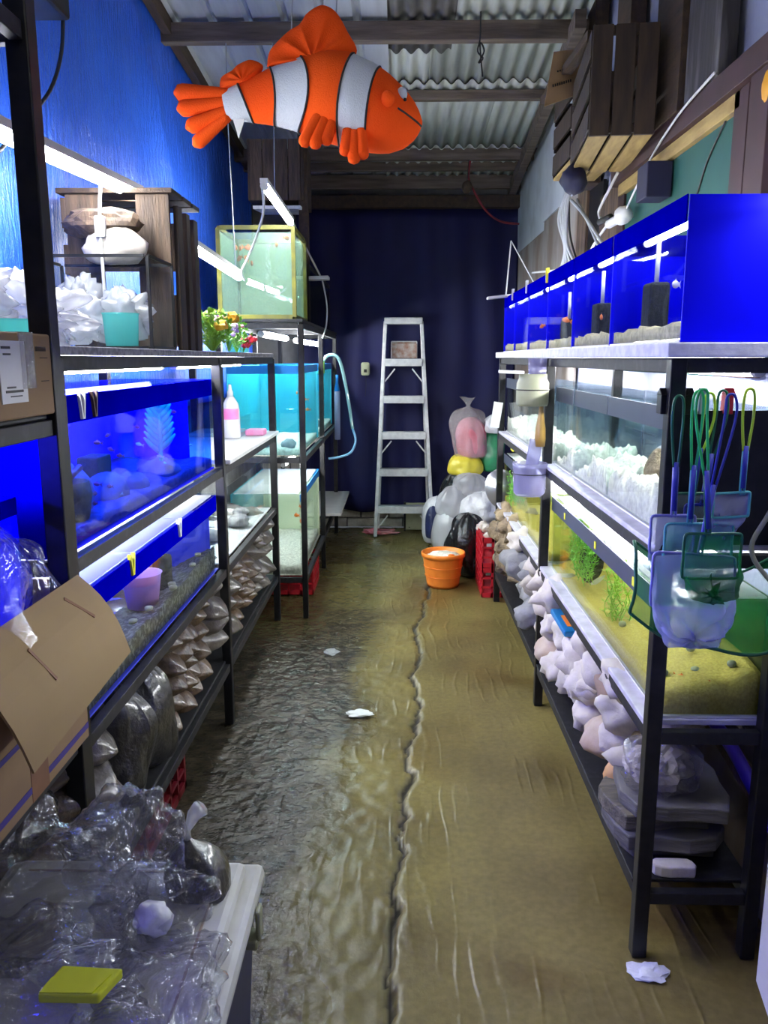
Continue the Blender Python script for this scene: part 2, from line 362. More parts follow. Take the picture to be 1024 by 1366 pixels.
# ================================================================ CEILING (sloping sheet roof on purlins)
def rz(y): return 2.97 - .078 * (y - 4)
ce = bpy.data.objects.new('ceiling', None); COL.objects.link(ce); tag(ce, 'sloping roof of corrugated sheets on wooden purlins', kind='structure')
K['sheetpale'] = mat('pale_fibre_sheet', (.56, .58, .53), (.44, .46, .41), rough=.7, scale=4, stretch=(8, 1, 1))
K['sheetmetal'] = mat('galvanised_sheet', (.62, .65, .67), (.50, .53, .55), rough=.45, metal=.2, scale=3, stretch=(6, 1, 1))
K['sheetdark'] = mat('stained_sheet', (.16, .15, .135), (.08, .075, .07), rough=.8, scale=6)
def sheet(xa, xb, ya, yb, kind, m, dz=0):
    b = MB()
    if kind == 'corr':
        n = int((xb - xa) / .0095)
        b.grid(n, 1, lambda u, v: (xa + (xb-xa)*u, ya + (yb-ya)*v, rz(ya + (yb-ya)*v) + dz + .014 * math.sin((xa + (xb-xa)*u) * 2*math.pi/.076)))
    else:
        xs = []; x = xa
        while x < xb:
            for q, z in ((0, 0), (.128, 0), (.14, .022), (.158, .022), (.17, 0)):
                if x + q <= xb: xs.append((x + q, z))
            x += .17
        xs.append((xb, 0)); n = len(xs) - 1
        b.grid(n, 1, lambda u, v: (xs[round(u*n)][0], ya + (yb-ya)*v, rz(ya + (yb-ya)*v) + dz + xs[round(u*n)][1]))
    return b.build('roof_sheet', K[m], ce, smooth=(kind == 'corr'), solid=.002)
Y4, Y5, Y6 = 4.14, 4.86, 5.86
sheet(-1.2, -.06, 1.6, 5.05, 'rib', 'sheetmetal')
sheet(-1.2, -.06, 4.95, 6.7, 'rib', 'sheetmetal', -.006)
sheet(-.08, .26, 3.2, 4.45, 'corr', 'sheetdark', .006)
sheet(.16, 1.02, 1.6, 5.0, 'corr', 'sheetpale', .012)
sheet(-.10, .30, 4.35, 5.0, 'corr', 'sheetpale', .016)
sheet(-.10, .56, 4.80, 6.0, 'corr', 'sheetpale', -.004)
sheet(.50, 1.02, 4.80, 6.0, 'corr', 'sheetpale', .0)
sheet(-.10, .44, 5.8, 6.7, 'corr', 'sheetpale', -.02)
sheet(.38, 1.02, 5.8, 6.7, 'corr', 'sheetpale', -.016)
for xa, xb, kd, mm in ((-1.2, -.06, 'rib', 'sheetmetal'), (-.1, .5, 'corr', 'sheetpale'), (.44, 1.02, 'corr', 'sheetpale')):
    sheet(xa, xb, -1.2, 1.75, kd, mm, .02)
sheet(-.10, .2, 1.6, 3.3, 'corr', 'sheetpale', .014)
for y, hh, t in ((1.2, .09, .06), (2.7, .09, .06), (4.10, .085, .055), (4.88, .05, .05), (5.84, .075, .05), (6.12, .06, .04), (6.42, .10, .05)):
    z = rz(y) - .02
    MB().box(-1.2, 1.0, y - t/2, y + t/2, z - hh, z).build('beam', K['woodx'], ce, bevel=.004)
MB().obox((.80, 3.9, rz(3.9) - .10), (.86, 6.55, rz(6.55) - .12), .05, .08).build('rafter', K['woodx'], ce)
MB().obox((-1.09, 3.0, rz(3.0) - .04), (-1.09, 6.4, rz(6.4) - .04), .04, .07).build('rafter', K['wood'], ce)
# ================================================================ WALLS
K['block'] = mat('grey_block_wall', (.22, .22, .22), (.15, .15, .15), rough=.9, scale=8, bump=.005)
K['plaster'] = mat('bluish_plaster', (.30, .32, .44), (.22, .24, .34), rough=.9, scale=5, bump=.004, bscale=30)
wl = MB().box(-1.26, -1.16, -1.0, 6.7, 0, 3.3).build('wall_left', K['block']); tag(wl, 'grey block wall behind the blue tarpaulin', kind='structure')
wr = MB().box(.95, 1.05, -1.0, 6.7, 0, 3.3).build('wall_right', K['plaster']); tag(wr, 'bluish plastered wall with boards nailed over it', kind='structure')
wb = MB().box(-1.2, 1.0, 6.62, 6.74, 0, 3.0).build('wall_back', K['block']); tag(wb, 'whitewashed brick wall behind the navy curtain', kind='structure')
K['brick'] = mat('whitewashed_brick', (.80, .76, .68), (.55, .50, .42), rough=.9, scale=14, bump=.006, rand=.2)
bm0 = None
for row in range(14):
    z = .01 + row * .078
    xs = [-1.02 + .235 * k + (.117 if row % 2 else 0) for k in range(8)]
    for x in xs:
        if (z > .25 and x > -.42) or x > .72: continue
        if bm0 is None:
            bm0 = MB().box(-.112, .112, -.02, .02, 0, .068).build('brick', K['brick'], wb, bevel=.006); o = bm0
        else:
            o = bm0.copy(); COL.objects.link(o)
        o.location = Vector((x, 6.60 + R.uniform(-.004, .004), z)) - wb.location
        o.rotation_euler = (0, R.uniform(-.02, .02), R.uniform(-.02, .02))
bm0.data.transform(__import__('mathutils').Matrix.Translation(wb.location))
# navy curtain
K['navy'] = mat('navy_curtain_cloth', (.002, .003, .065), (.0015, .002, .045), rough=.75, scale=3)
def curt(u, v):
    x = -.80 + 1.72 * u; z = .17 + 2.36 * v + (.02 * math.sin(x * 7) if v < .01 else 0)
    return (x, 6.50 + .018 * math.sin(x * 24 + 2*noise.noise(Vector((x*2, z, 0)))) * (1.1 - .6*v) + .03*noise.noise(Vector((x*3, z*1.2, 1))), z)
b = MB(); b.grid(120, 30, curt)
o = b.build('curtain', K['navy'], smooth=True, solid=.002); tag(o, 'dark navy curtain hung across the back wall', 'curtain')
o = MB().box(-.85, .94, 6.42, 6.58, 2.53, 2.62).build('curtain_rail', K['wood'], bevel=.004); tag(o, 'dark wooden rail holding the navy curtain under the roof', 'rail')
# blue tarpaulin on the left
m, nt, N, L = nm('blue_tarpaulin'); p = N['Principled BSDF']
tc = N.new('ShaderNodeTexCoord')
n1 = N.new('ShaderNodeTexNoise'); n1.inputs['Scale'].default_value = 2.5; n1.inputs['Detail'].default_value = 6; L.new(tc.outputs['Object'], n1.inputs['Vector'])
rp = N.new('ShaderNodeMix'); rp.data_type = 'RGBA'; rp.inputs[6].default_value = (.016, .085, .58, 1); rp.inputs[7].default_value = (.03, .14, .75, 1); L.new(n1.outputs['Fac'], rp.inputs[0])
L.new(rp.outputs[2], p.inputs['Base Color']); p.inputs['Roughness'].default_value = .32; p.inputs['Specular IOR Level'].default_value = .5
n2 = N.new('ShaderNodeTexNoise'); n2.inputs['Scale'].default_value = 16; n2.inputs['Detail'].default_value = 5; n2.inputs['Distortion'].default_value = 1
mp = N.new('ShaderNodeMapping'); mp.inputs['Scale'].default_value = (1, 2.4, .5); L.new(tc.outputs['Object'], mp.inputs[0]); L.new(mp.outputs[0], n2.inputs['Vector'])
n3 = N.new('ShaderNodeTexNoise'); n3.inputs['Scale'].default_value = 120; L.new(tc.outputs['Object'], n3.inputs['Vector'])
b1 = N.new('ShaderNodeBump'); b1.inputs['Distance'].default_value = .02; L.new(n2.outputs['Fac'], b1.inputs['Height'])
b2 = N.new('ShaderNodeBump'); b2.inputs['Distance'].default_value = .003; L.new(n3.outputs['Fac'], b2.inputs['Height']); L.new(b1.outputs[0], b2.inputs['Normal']); L.new(b2.outputs[0], p.inputs['Normal'])
K['tarp'] = m
def tarp(u, v):
    y = .2 + 6.1 * u; z = 1.15 + (rz(y) - .02 - 1.15) * v
    x = -1.125 + .022 * noise.noise(Vector((y * 1.6, z * .8, 0))) + .012 * noise.noise(Vector((y * 5, z * 2, 3))) + .006 * math.sin(z*3 + y*9)
    e = y - (4.2 + (2.2 - z) * .8)
    x += .02 * math.exp(-(e * 9) ** 2)
    return (x, y, z)
b = MB(); b.grid(160, 50, tarp)
o = b.build('tarpaulin', K['tarp'], smooth=True, solid=.001); tag(o, 'shiny blue tarpaulin sheet covering the left wall up to the roof', 'tarpaulin')
# boards of the right wall (parts of the wall)
def wpanel(name, m, y0, y1, z0, z1, x=.935, th=.015, zz=None, bev=.002):
    if zz: b = MB().prism([(y0, z0), (y1, z0), (y1, zz[1]), (y0, zz[0])], x - th, x)
    else: b = MB().box(x - th, x, y0, y1, z0, z1)
    return b.build(name, K[m], wr, bevel=bev)
K['ply'] = mat('weathered_plywood', (.20, .15, .12), (.36, .34, .33), rough=.8, scale=5, stretch=(1, 1, .4), bump=.002, lo=.4, hi=.7)
K['whiteboard'] = mat('peeling_white_board', (.60, .64, .70), (.40, .42, .45), rough=.8, scale=4, lo=.45, hi=.8, bump=.003)
K['green'] = mat('green_painted_panel', (.012, .095, .075), (.009, .07, .055), rough=.7, scale=3)
K['maroon'] = mat('maroon_painted_wood', (.045, .015, .017), (.03, .010, .011), rough=.6, scale=8)
K['darkpost'] = mat('blackened_post', (.03, .026, .026), (.15, .14, .14), rough=.85, scale=5, stretch=(4, 4, .7), lo=.5, hi=.85, bump=.004)
wpanel('plywood_panel', 'ply', 4.30, 6.45, 1.0, 2.2, zz=(2.28, 2.42))
wpanel('white_board', 'whiteboard', 5.35, 6.6, 2.2, 2.7, x=.93, zz=(2.80, 2.70))
wpanel('white_board', 'whiteboard', 4.45, 5.36, 2.25, 2.7, x=.925, zz=(2.86, 2.80))
wpanel('wood_board', 'woodz', 4.12, 4.32, 1.4, 2.75, x=.925)
wpanel('painted_dark_gap', 'black', 3.86, 4.12, 1.4, 2.2, x=.94)  # black panel: the darkness of a gap put in as paint
wpanel('plank', 'woodz', 3.52, 3.86, 1.4, 2.12, x=.93)
wpanel('plank', 'maroon', 3.44, 3.53, 1.4, 2.12, x=.925)
wpanel('green_panel', 'green', 2.30, 3.45, 1.35, 2.08, x=.935)
wpanel('green_panel', 'green', 4.75, 6.2, 1.4, 1.86, x=.925)
wpanel('panel_frame', 'woodx', 4.70, 6.25, 1.86, 1.90, x=.93, th=.03)
wpanel('panel_frame', 'woodx', 4.70, 4.76, 1.4, 1.90, x=.93, th=.03)
wpanel('rail_board', 'maroon', 2.10, 3.55, 2.10, 2.17, x=.93, th=.05)
wpanel('rail_board', 'crate', 2.30, 3.50, 2.055, 2.10, x=.93, th=.03)
wpanel('frame_post', 'maroon', 2.245, 2.335, 1.35, 2.10, x=.93, th=.03)
wpanel('frame_post', 'maroon', 2.10, 2.215, 1.35, 2.13, x=.93, th=.04)
wpanel('post', 'darkpost', 2.42, 2.69, 2.17, 3.1, x=.93, th=.05)
wpanel('post', 'wood', 2.74, 3.0, 2.17, 3.1, x=.935, th=.06)
wpanel('post', 'wood', 3.35, 3.55, 2.17, 3.02, x=.935, th=.06)
wpanel('post', 'wood', 3.95, 4.12, 2.2, 3.0, x=.935, th=.06)
wpanel('lower_board', 'ply', 1.2, 4.6, .0, .42, x=.935)
MB().obox((.90, 1.55, .28), (.90, 3.0, .52), .05, .03, up=(1, 0, 0)).build('brace_board', K['woodz'], wr)
K['tubec'] = emit('ceiling_tube_light', (1, .96, .86), TUBE * .24)
# ---- lamps of the shop above and behind the camera
tubes('ceiling_lamp', 'white fluorescent batten under the roof above the aisle entrance', (-.45, .55, 2.86), (.45, .55, 2.86), r=.016, m='tubec', body=(0, 0, .03))
tubes('ceiling_lamp', 'white fluorescent batten under the roof behind the aisle entrance', (-.45, -.55, 2.92), (.45, -.55, 2.92), r=.016, m='tubec', body=(0, 0, .03))
# ================================================================ RACKS
def rack(name, label, posts, ys, zs, xf, xb, pw=.034, cross=None, skip=()):
    t = thing(name, label, 'rack', ((xf + xb) / 2, (ys[0] + ys[-1]) / 2, 0))
    for (y, zt) in posts:
        for x in (xf, xb):
            MB().box(x - pw/2, x + pw/2, y - pw/2, y + pw/2, 0, zt).build('post', K['black'], t, bevel=.003)
    for k, z in enumerate(zs):
        for x in (xf, xb):
            if (k, x == xf) in skip: continue
            MB().box(x - .012, x + .012, ys[0] + pw/2, ys[-1] - pw/2, z - .03, z).build('rail', K['blackdust'], t, bevel=.002)
        for y in (cross or ys):
            MB().box(min(xf, xb) + pw/2, max(xf, xb) - pw/2, y - .012, y + .012, z - .03, z).build('cross_rail', K['blackdust'], t, bevel=.002)
    return t
rr_ = rack('metal_rack', 'black steel rack with three tiers of fish tanks on the right', [(1.69, 1.40), (3.09, 1.40), (4.515, 1.40)], (1.69, 4.515), (.17, .575, .985, 1.40), .575, .83, cross=(1.69, 3.09, 4.515))
ra_ = rack('metal_rack', 'black steel rack with blue tanks along the left tarpaulin', [(1.52, 1.40), (2.90, 1.40), (4.15, 1.40)], (1.52, 4.15), (.25, .625, 1.005, 1.405), -.655, -1.06, cross=(1.52, 2.90, 4.15))
r0_ = rack('metal_rack', 'tall black steel frame at the near left edge', [(.25, 2.6), (1.475, 2.6)], (.25, 1.475), (.66, 1.29, 1.955), -.645, -1.06, pw=.04)
rc_ = rack('metal_rack', 'tall black steel rack of teal tanks near the curtain', [(4.19, 1.57), (5.25, 1.57), (6.36, 1.57)], (4.19, 6.36), (.23, .885, 1.58), -.505, -.93, pw=.03, cross=(4.19, 5.25, 6.36))
def shelf(name, label, m, x0, x1, y0, y1, z0, z1, cat='shelf board', bev=.003):
    o = MB().box(x0, x1, y0, y1, z0, z1).build(name, K[m], bevel=bev); return tag(o, label, cat)
shelf('shelf_board', 'grimy board of the lowest left shelf under the gravel bags', 'blackdust', -1.05, -.66, 1.45, 4.13, .25, .262)
shelf('shelf_board', 'dusty grey board of the top left shelf', 'dust', -1.06, -.645, 1.5, 4.17, 1.406, 1.424)
shelf('shelf_board', 'white board carrying the spray bottle and the pink sponge', 'white', -1.05, -.625, 2.94, 4.16, 1.012, 1.03)
shelf('shelf_board', 'grey board of the lowest right shelf under the rocks', 'blackdust', .56, .84, 1.715, 4.52, .172, .182)
shelf('foam_board', 'pale foam sheet under the row of blue tanks', 'whitefoam', .545, .88, 1.66, 4.60, 1.402, 1.432)
shelf('foam_board', 'lavender white strip under the middle right tanks', 'lav', .56, .845, 1.71, 4.50, .987, 1.0)
shelf('foam_board', 'lavender white strip under the lowest right tanks', 'lav', .56, .845, 1.71, 4.50, .577, .592)
shelf('shelf_board', 'dark board under the big yellow edged tank', 'blackdust', -.96, -.49, 4.17, 6.42, 1.581, 1.597)
shelf('shelf_board', 'white board on the far left rack by the brick wall', 'white', -.80, -.40, 5.45, 6.40, .32, .34)
shelf('shelf_board', 'dark board under the near cardboard carton', 'blackdust', -1.05, -.64, .27, 1.45, 1.291, 1.300)
# ================================================================ TANKS
def tank(label, x0, x1, y0, y1, z0, z1, aisle, water=None, level=.86, strip=None, sh=.05, back=None, ends=None, bottom=None, lids=0, lidm='lid', edge=None, ew=.010, name='fish_tank', group=None, strips=('a', 'n', 'f')):
    t = thing(name, label, 'fish tank', ((x0+x1)/2, (y0+y1)/2, z0), group); g = .005
    xa, xw = (x1, x0) if aisle > 0 else (x0, x1); s = aisle
    def pane(*a): return MB().box(*a).build('glass_pane', K['glass'], t)
    pane(min(xa, xa-s*g), max(xa, xa-s*g), y0, y1, z0+g, z1)
    pane(min(xw, xw+s*g), max(xw, xw+s*g), y0, y1, z0+g, z1)
    pane(x0+g, x1-g, y0, y0+g, z0+g, z1); pane(x0+g, x1-g, y1-g, y1, z0+g, z1)
    MB().box(x0, x1, y0, y1, z0, z0+g).build('bottom_pane', K[bottom or 'glass'], t)
    if water:
        MB().box(x0+g+.001, x1-g-.001, y0+g+.001, y1-g-.001, z0+g+.001, z0+(z1-z0)*level).build('water', K[water], t)
    if strip:
        th = .003
        if 'a' in strips: MB().box(min(xa, xa+s*th), max(xa, xa+s*th), y0, y1, z1-sh, z1+.002).build('strip', K[strip], t)
        if 'n' in strips: MB().box(x0, x1, y0-th, y0, z1-sh, z1+.002).build('strip', K[strip], t)
        if 'f' in strips: MB().box(x0, x1, y1, y1+th, z1-sh, z1+.002).build('strip', K[strip], t)
    if back: MB().box(min(xw, xw-s*.003), max(xw, xw-s*.003), y0, y1, z0, z1).build('background_panel', K[back], t)
    for e in ends or ():
        yy = (y0-.008, y0-.004) if e[0] == 'n' else (y1+.004, y1+.008)
        MB().box(x0, x1 if len(e) < 3 else e[2], *yy, z0, z1).build('end_panel', K[e[1]], t)
    if lids:
        L_ = (y1-y0-.02)/lids
        for k in range(lids):
            MB().box(x0+.012, x1-.012, y0+.01+k*L_+.004, y0+.01+(k+1)*L_-.004, z1+.001, z1+.005).build('lid_pane', K[lidm], t)
    if edge:
        for (xx, yy) in ((x0, y0), (x1, y0), (x0, y1), (x1, y1)):
            MB().box(xx-ew, xx+ew, yy-ew, yy+ew, z0, z1).build('corner_edge', K[edge], t)
        for zz in (z0, z1):
            for yy in (y0, y1): MB().box(x0+.01, x1-.01, yy-ew*.7, yy+ew*.7, zz-ew*.9, zz+ew*1.2).build('rim', K[edge], t)
            for xx in (x0, x1): MB().box(xx-ew*.7, xx+ew*.7, y0+.01, y1-.01, zz-ew*.9, zz+ew*1.2).build('rim', K[edge], t)
    return t
def mound(name, label, m, x0, x1, y0, y1, z0, fn, nx=14, ny=40):
    b = MB(); b.grid(nx, ny, lambda u, v: (x0+(x1-x0)*u, y0+(y1-y0)*v, z0 + max(.004, fn(u, v))))
    top = list(b.v); W = nx + 1
    ring = [i for i in range(W)] + [j*W+nx for j in range(1, ny+1)] + [ny*W+i for i in range(nx-1, -1, -1)] + [j*W for j in range(ny-1, 0, -1)]
    n = len(b.v); b.v += [(top[i][0], top[i][1], z0) for i in ring]; k = len(ring)
    b.f += [(ring[(i+1) % k], ring[i], n+i, n+(i+1) % k) for i in range(k)]; b.f.append(tuple(n+i for i in range(k))[::-1])
    o = b.build(name, K[m], smooth=True); return tag(o, label, 'gravel', kind='stuff')
def nf(a, sc, se): return lambda u, v: a * (1 + .7*noise.noise(Vector((u*sc, v*sc*2.5, se))))
K['creamsand'] = mat('cream_gravel', (.80, .68, .40), (.52, .44, .26), rough=.8, scale=60, bump=.005, bscale=70)
# --- top right row of six blue tanks
YB = [1.70, 2.27, 2.765, 3.233, 3.70, 4.143, 4.54]
adj = ['nearest and largest blue tank of the top right row with painted end panel', 'second blue tank from the near end of the top right row', 'third blue tank from the near end of the top right row', 'fourth blue tank from the near end of the top right row', 'fifth blue tank from the near end of the top right row', 'farthest blue tank of the top right row beside the curtain']
def filt(x, y, z, w_, d_, h_, label, pipe=.10):
    t = thing('sponge_filter', label, 'filter', (x, y, z))
    MB().box(x-w_/2, x+w_/2, y-d_/2, y+d_/2, z, z+h_).build('sponge', K['sponge'], t, bevel=.008)
    MB().tube([(x, y, z+h_), (x, y, z+h_+pipe)], .006, 8).build('lift_pipe', K['cord'], t, smooth=True)
    return t
for k in range(6):
    y0, y1 = YB[k] + .003, YB[k+1] - .011
    tank(adj[k], .58, .86, y0, y1, 1.433, 1.722, -1, water='water_blue', level=.86, strip='bluestrip', sh=.052, back='bluepanel', ends=[('n', 'bluepanel'), ('f', 'bluepanel')] if k == 0 else [('f', 'bluepanel')], bottom='white', strips=('a',) if k else ('a', 'f'))
    mound('gravel', ['cream gravel in the nearest blue top tank', 'cream gravel in the second blue top tank', 'cream gravel in the third blue top tank', 'cream gravel in the fourth blue top tank', 'cream gravel in the fifth blue top tank', 'cream gravel in the farthest blue top tank'][k], 'creamsand', .588, .852, y0+.008, y1-.008, 1.440, nf(.028, 4, k), 10, 16)
    tubes('tank_lamp', ['white lamp inside the nearest blue top tank', 'white lamp inside the second blue top tank', 'white lamp inside the third blue top tank', 'white lamp inside the fourth blue top tank', 'white lamp inside the fifth blue top tank', 'white lamp inside the farthest blue top tank'][k], (.655, y0+.03, 1.697), (.655, y1-.03, 1.697), r=.008, cap=.012, m='tubew')
    if k < 3: filt(.65, y0 + (y1-y0)*(.72, .78, .85)[k], 1.472, .05, .075, (.115, .10, .075)[k], ['square black sponge filter in the nearest blue top tank', 'tall black sponge filter in the second blue top tank', 'squat black sponge filter in the third blue top tank'][k])
# --- middle right tanks
K['slateR'] = K['slateback']
mids = [(1.715, 2.30, 'nearest clear tank of the middle right tier with black end panel'), (2.31, 2.735, 'middle tier right tank with white coral slope'), (2.765, 3.06, 'narrow middle tier right tank beside the centre post'), (3.12, 3.76, 'middle tier right tank just past the centre post'), (3.77, 4.48, 'farthest middle tier right tank by the curtain')]
for k, (a, c, lb) in enumerate(mids):
    tank(lb, .598, .835, a, c, 1.001, 1.292, -1, water='water_clear', level=.85, strip='slatestrip', sh=.05, back='slateback', ends=[('n', 'black')] if k == 0 else None, bottom='white', lids=1 if k != 1 else 2, lidm='glass', strips=('a',))
    mound('gravel', lb.replace('tank', 'tank gravel bed').split(' with')[0] + ' of white coral', 'whitesand', .606, .827, a+.008, c-.008, 1.008, (lambda kk: lambda u, v: .045 + .035*math.sin(v*3.1+kk) + .04*noise.noise(Vector((u*4, v*6, kk))) + .022*noise.noise(Vector((u*12, v*20, kk))) + .014*noise.noise(Vector((u*26, v*45, kk))))(k), 30, 60)
# --- lowest right tanks
tank('long greenish lowest right tank with yellow sand and plants', .598, .835, 1.715, 3.06, .593, .872, -1, water='water_green', level=.93, strip='slatestrip', sh=.05, back='greenback', bottom='white', lids=4, strips=('a',))
mound('gravel', 'yellow sand sloping along the long lowest right tank', 'sandy', .606, .827, 1.723, 3.052, .599, lambda u, v: .030 + .045*u + .035*math.sin(v*5+.6) + .015*noise.noise(Vector((u*4, v*9, 2))), 14, 40)
tank('far lowest right tank behind the hanging lavender cup', .598, .835, 3.12, 4.50, .593, .872, -1, water='water_green', level=.93, strip='slatestrip', sh=.05, back='paleback', bottom='white', lids=3, strips=('a',))
mound('gravel', 'yellow sand in the far lowest right tank', 'sandy', .606, .827, 3.128, 4.492, .599, nf(.035, 4, 9), 10, 30)
tnr = [o for o in bpy.data.objects if o.get('label', '').startswith(('long greenish', 'far lowest right tank'))]
for (tt, ys_) in ((tnr[0], (1.95, 2.35, 2.8)), (tnr[1], (3.4, 4.0))):
    for y in ys_: MB().box(.5925, .5945, y, y+.018, .835, .857).build('price_tag', K['yellow'], tt)
K['bluelitgravel'] = mat('blue_lit_gravel', (.02, .02, .20), (.05, .05, .30), rough=.9, scale=60, bump=.004)  # the tank's blue lamplight is put into this gravel colour
# --- left rack A
tank('large deep blue tank on the upper left tier with aqua plant', -1.04, -.672, 1.535, 2.872, 1.007, 1.325, 1, water='water_deep', level=.88, strip='bluestrip', sh=.055, back='bluepanel', ends=[('n', 'bluepanel'), ('f', 'bluepanel', -.76)], bottom='bluepanel', strips=('a', 'f'), lids=2, lidm='glass')  # blue lamplight also put into the water tint and bottom colour
mound('gravel', 'blue lit gravel in the large deep blue tank', 'bluelitgravel', -1.03, -.68, 1.545, 2.862, 1.014, nf(.03, 4, 3), 12, 30)
tank('long lower left tank with blue strip and dark gravel', -1.04, -.672, 1.535, 2.872, .628, .905, 1, water='water_blue', level=.93, strip='bluestrip', sh=.055, back='bluemid', ends=[('f', 'bluemid', -.70)], bottom='bluemid', lids=3, strips=('a', 'f'))  # bottom coloured blue for the blue reflected on it
mound('gravel', 'dark speckled gravel in the long lower left tank', 'darkgravel', -.86, -.68, 1.545, 2.862, .635, lambda u, v: .062*u**1.4 + .05*max(0, v-.55)*u + .010*noise.noise(Vector((u*3, v*12, 1))) + .008*noise.noise(Vector((u*9, v*50, 1))), 14, 70)
# --- left rack B : open glass tank
tank('clear open glass tank on the lower left tier, nearly empty', -1.04, -.672, 2.935, 4.10, .628, .905, 1, water='water_clear', level=.35, bottom='white')
for (x, y, r, lb) in ((-.80, 3.30, .045, 'dark smooth stone nearest in the open glass tank'), (-.74, 3.62, .05, 'dark smooth stone in the middle of the open glass tank'), (-.78, 3.85, .04, 'small dark stone at the far end of the open glass tank')):
    o = MB().blob((x, y, .634 + r*.5), (r, r*1.4, r*.6), seed=x*10, amp=.3, sub=3, flat=.8).build('stone', K['rockg'], smooth=True); tag(o, lb, 'stone')
# --- left rack 0
tank('blue tank in the near left frame behind the plastic bag', -1.04, -.70, .28, 1.42, .662, 1.15, 1, water='water_blue', level=.9, strip='bluestrip', sh=.03, back='bluepanel', ends=[('f', 'bluepanel')], bottom='bluepanel')
# --- left rack C
K['oldyellow'] = mat('mossy_yellow_edge', (.22, .20, .015), (.07, .075, .02), rough=.6, scale=9)
tank('big murky tank with mossy yellow edges on the tall left rack', -.915, -.535, 4.20, 4.69, 1.608, 2.045, 1, water='water_milk', level=.95, back='paleback', edge='oldyellow', ends=[('f', 'paleback')], bottom='oldyellow')
tank('long dark tank behind the big murky one', -.90, -.52, 4.76, 6.15, 1.60, 1.93, 1, water='water_green', level=.9, back='black', strip='black', sh=.02, ends=[('n', 'black'), ('f', 'black')], bottom='black')
tank('teal tank on the middle tier of the tall left rack', -.90, -.528, 4.215, 5.22, .888, 1.36, 1, water='water_teal', level=.93, strip='tealstrip', sh=.04, back='teal', ends=[('f', 'teal')], bottom='whitesand')
tank('farther teal tank on the middle tier beside the hose', -.90, -.528, 5.27, 6.3, .888, 1.36, 1, water='water_teal', level=.93, strip='tealstrip', sh=.04, back='teal', ends=[('f', 'teal')], bottom='whitesand')
tank('lowest tank of the tall left rack with pale sand', -.90, -.528, 4.215, 5.22, .233, .68, 1, water='water_clear', level=.93, strip='tealstrip', sh=.04, back='teal', ends=[('f', 'paleback')], bottom='whitesand', lids=3, strips=('a', 'f'))
mound('gravel', 'pale sand in the nearer teal tank', 'whitesand', -.892, -.536, 4.223, 5.212, .894, nf(.03, 4, 5), 10, 20)
mound('gravel', 'pale sand in the farther teal tank', 'whitesand', -.892, -.536, 5.278, 6.292, .894, nf(.035, 4, 6), 10, 20)
mound('gravel', 'pale sand in the lowest tank of the tall left rack', 'whitesand', -.892, -.536, 4.223, 5.212, .239, nf(.045, 4, 7), 10, 20)
# --- tank standing on the top left shelf
tank('small empty glass tank of plastic bags on the top left shelf', -1.04, -.70, 2.30, 2.54, 1.429, 1.68, 1, edge='black', ew=.004)
# ================================================================ TUBE LAMPS
tubes('tube_lamp', 'long bright tube lamp on the tarpaulin above the top left shelf', (-.86, 1.55, 1.86), (-.86, 2.77, 1.925), r=.016, body=(0, 0, .022))
tubes('tube_lamp', 'tube lamp hanging in front of the big murky tank', (-.80, 2.985, 1.825), (-.80, 4.14, 1.797), r=.016, body=(0, 0, .022))
tubes('tube_lamp', 'tube lamp slung above the big murky tank', (-.60, 3.73, 2.15), (-.60, 4.63, 2.133), r=.016, body=(0, 0, .022))
tubes('tube_lamp', 'tube lamp under the top left shelf over the deep blue tank', (-.70, 1.56, 1.378), (-.70, 2.38, 1.378), r=.011)
tubes('tube_lamp', 'tube lamp under the top left shelf over the white board', (-.70, 2.50, 1.378), (-.70, 3.55, 1.378), r=.011)
tubes('tube_lamp', 'tube lamp under the deep blue tank lighting the lower left tank', (-.86, 1.6, .955), (-.86, 2.8, .955), r=.011)
tubes('tube_lamp', 'tube lamp under the white board lighting the open glass tank', (-.90, 3.0, .985), (-.90, 4.05, .985), r=.010)
tubes('tube_lamp', 'tube lamp under the big murky tank beside the post', (-.72, 4.25, 1.525), (-.72, 5.2, 1.525), r=.016)
tubes('tube_lamp', 'farther tube lamp under the dark tank of the tall left rack', (-.62, 4.9, 1.505), (-.62, 6.2, 1.505), r=.016)
tubes('tube_lamp', 'tube lamp lighting the lowest tank of the tall left rack', (-.62, 4.25, .835), (-.62, 5.2, .835), r=.012)
tubes('tube_lamp', 'long tube lamp under the foam sheet over the near middle right tanks', (.785, 1.78, 1.372), (.785, 3.02, 1.372), r=.012)
tubes('tube_lamp', 'long tube lamp under the foam sheet over the far middle right tanks', (.785, 3.16, 1.372), (.785, 4.40, 1.372), r=.012)
tubes('tube_lamp', 'tube lamp under the middle tanks over the long lowest right tank', (.74, 1.78, .945), (.74, 3.02, .945), r=.010)
tubes('tube_lamp', 'tube lamp under the middle tanks over the far lowest right tank', (.74, 3.16, .945), (.74, 4.40, .945), r=.010)
K['blueled'] = emit('blue_led', (.02, .02, 1), TUBE * 1.3)
tubes('tube_lamp', 'blue tube lamp above the deep blue tank behind the white one', (-.88, 1.6, 1.308), (-.88, 2.82, 1.308), r=.012, m='blueled')
tubes('tube_lamp', 'blue tube lamp in the near left frame', (-.86, .35, 1.22), (-.86, 1.38, 1.22), r=.013, m='blueled')
# clip-on lamp at the near top right tank
t = thing('clip_lamp', 'small clip-on lamp shining on the blue end panel at the right edge', 'lamp', (.80, 1.62, 1.70))
MB().obox((.765, 1.625, 1.735), (.93, 1.585, 1.78), .09, .012, up=(0, .2, 1)).build('shade', K['white'], t, bevel=.003)
MB().obox((.775, 1.628, 1.722), (.92, 1.592, 1.762), .05, .01, up=(0, .2, 1)).build('bulb', K['tube'], t)
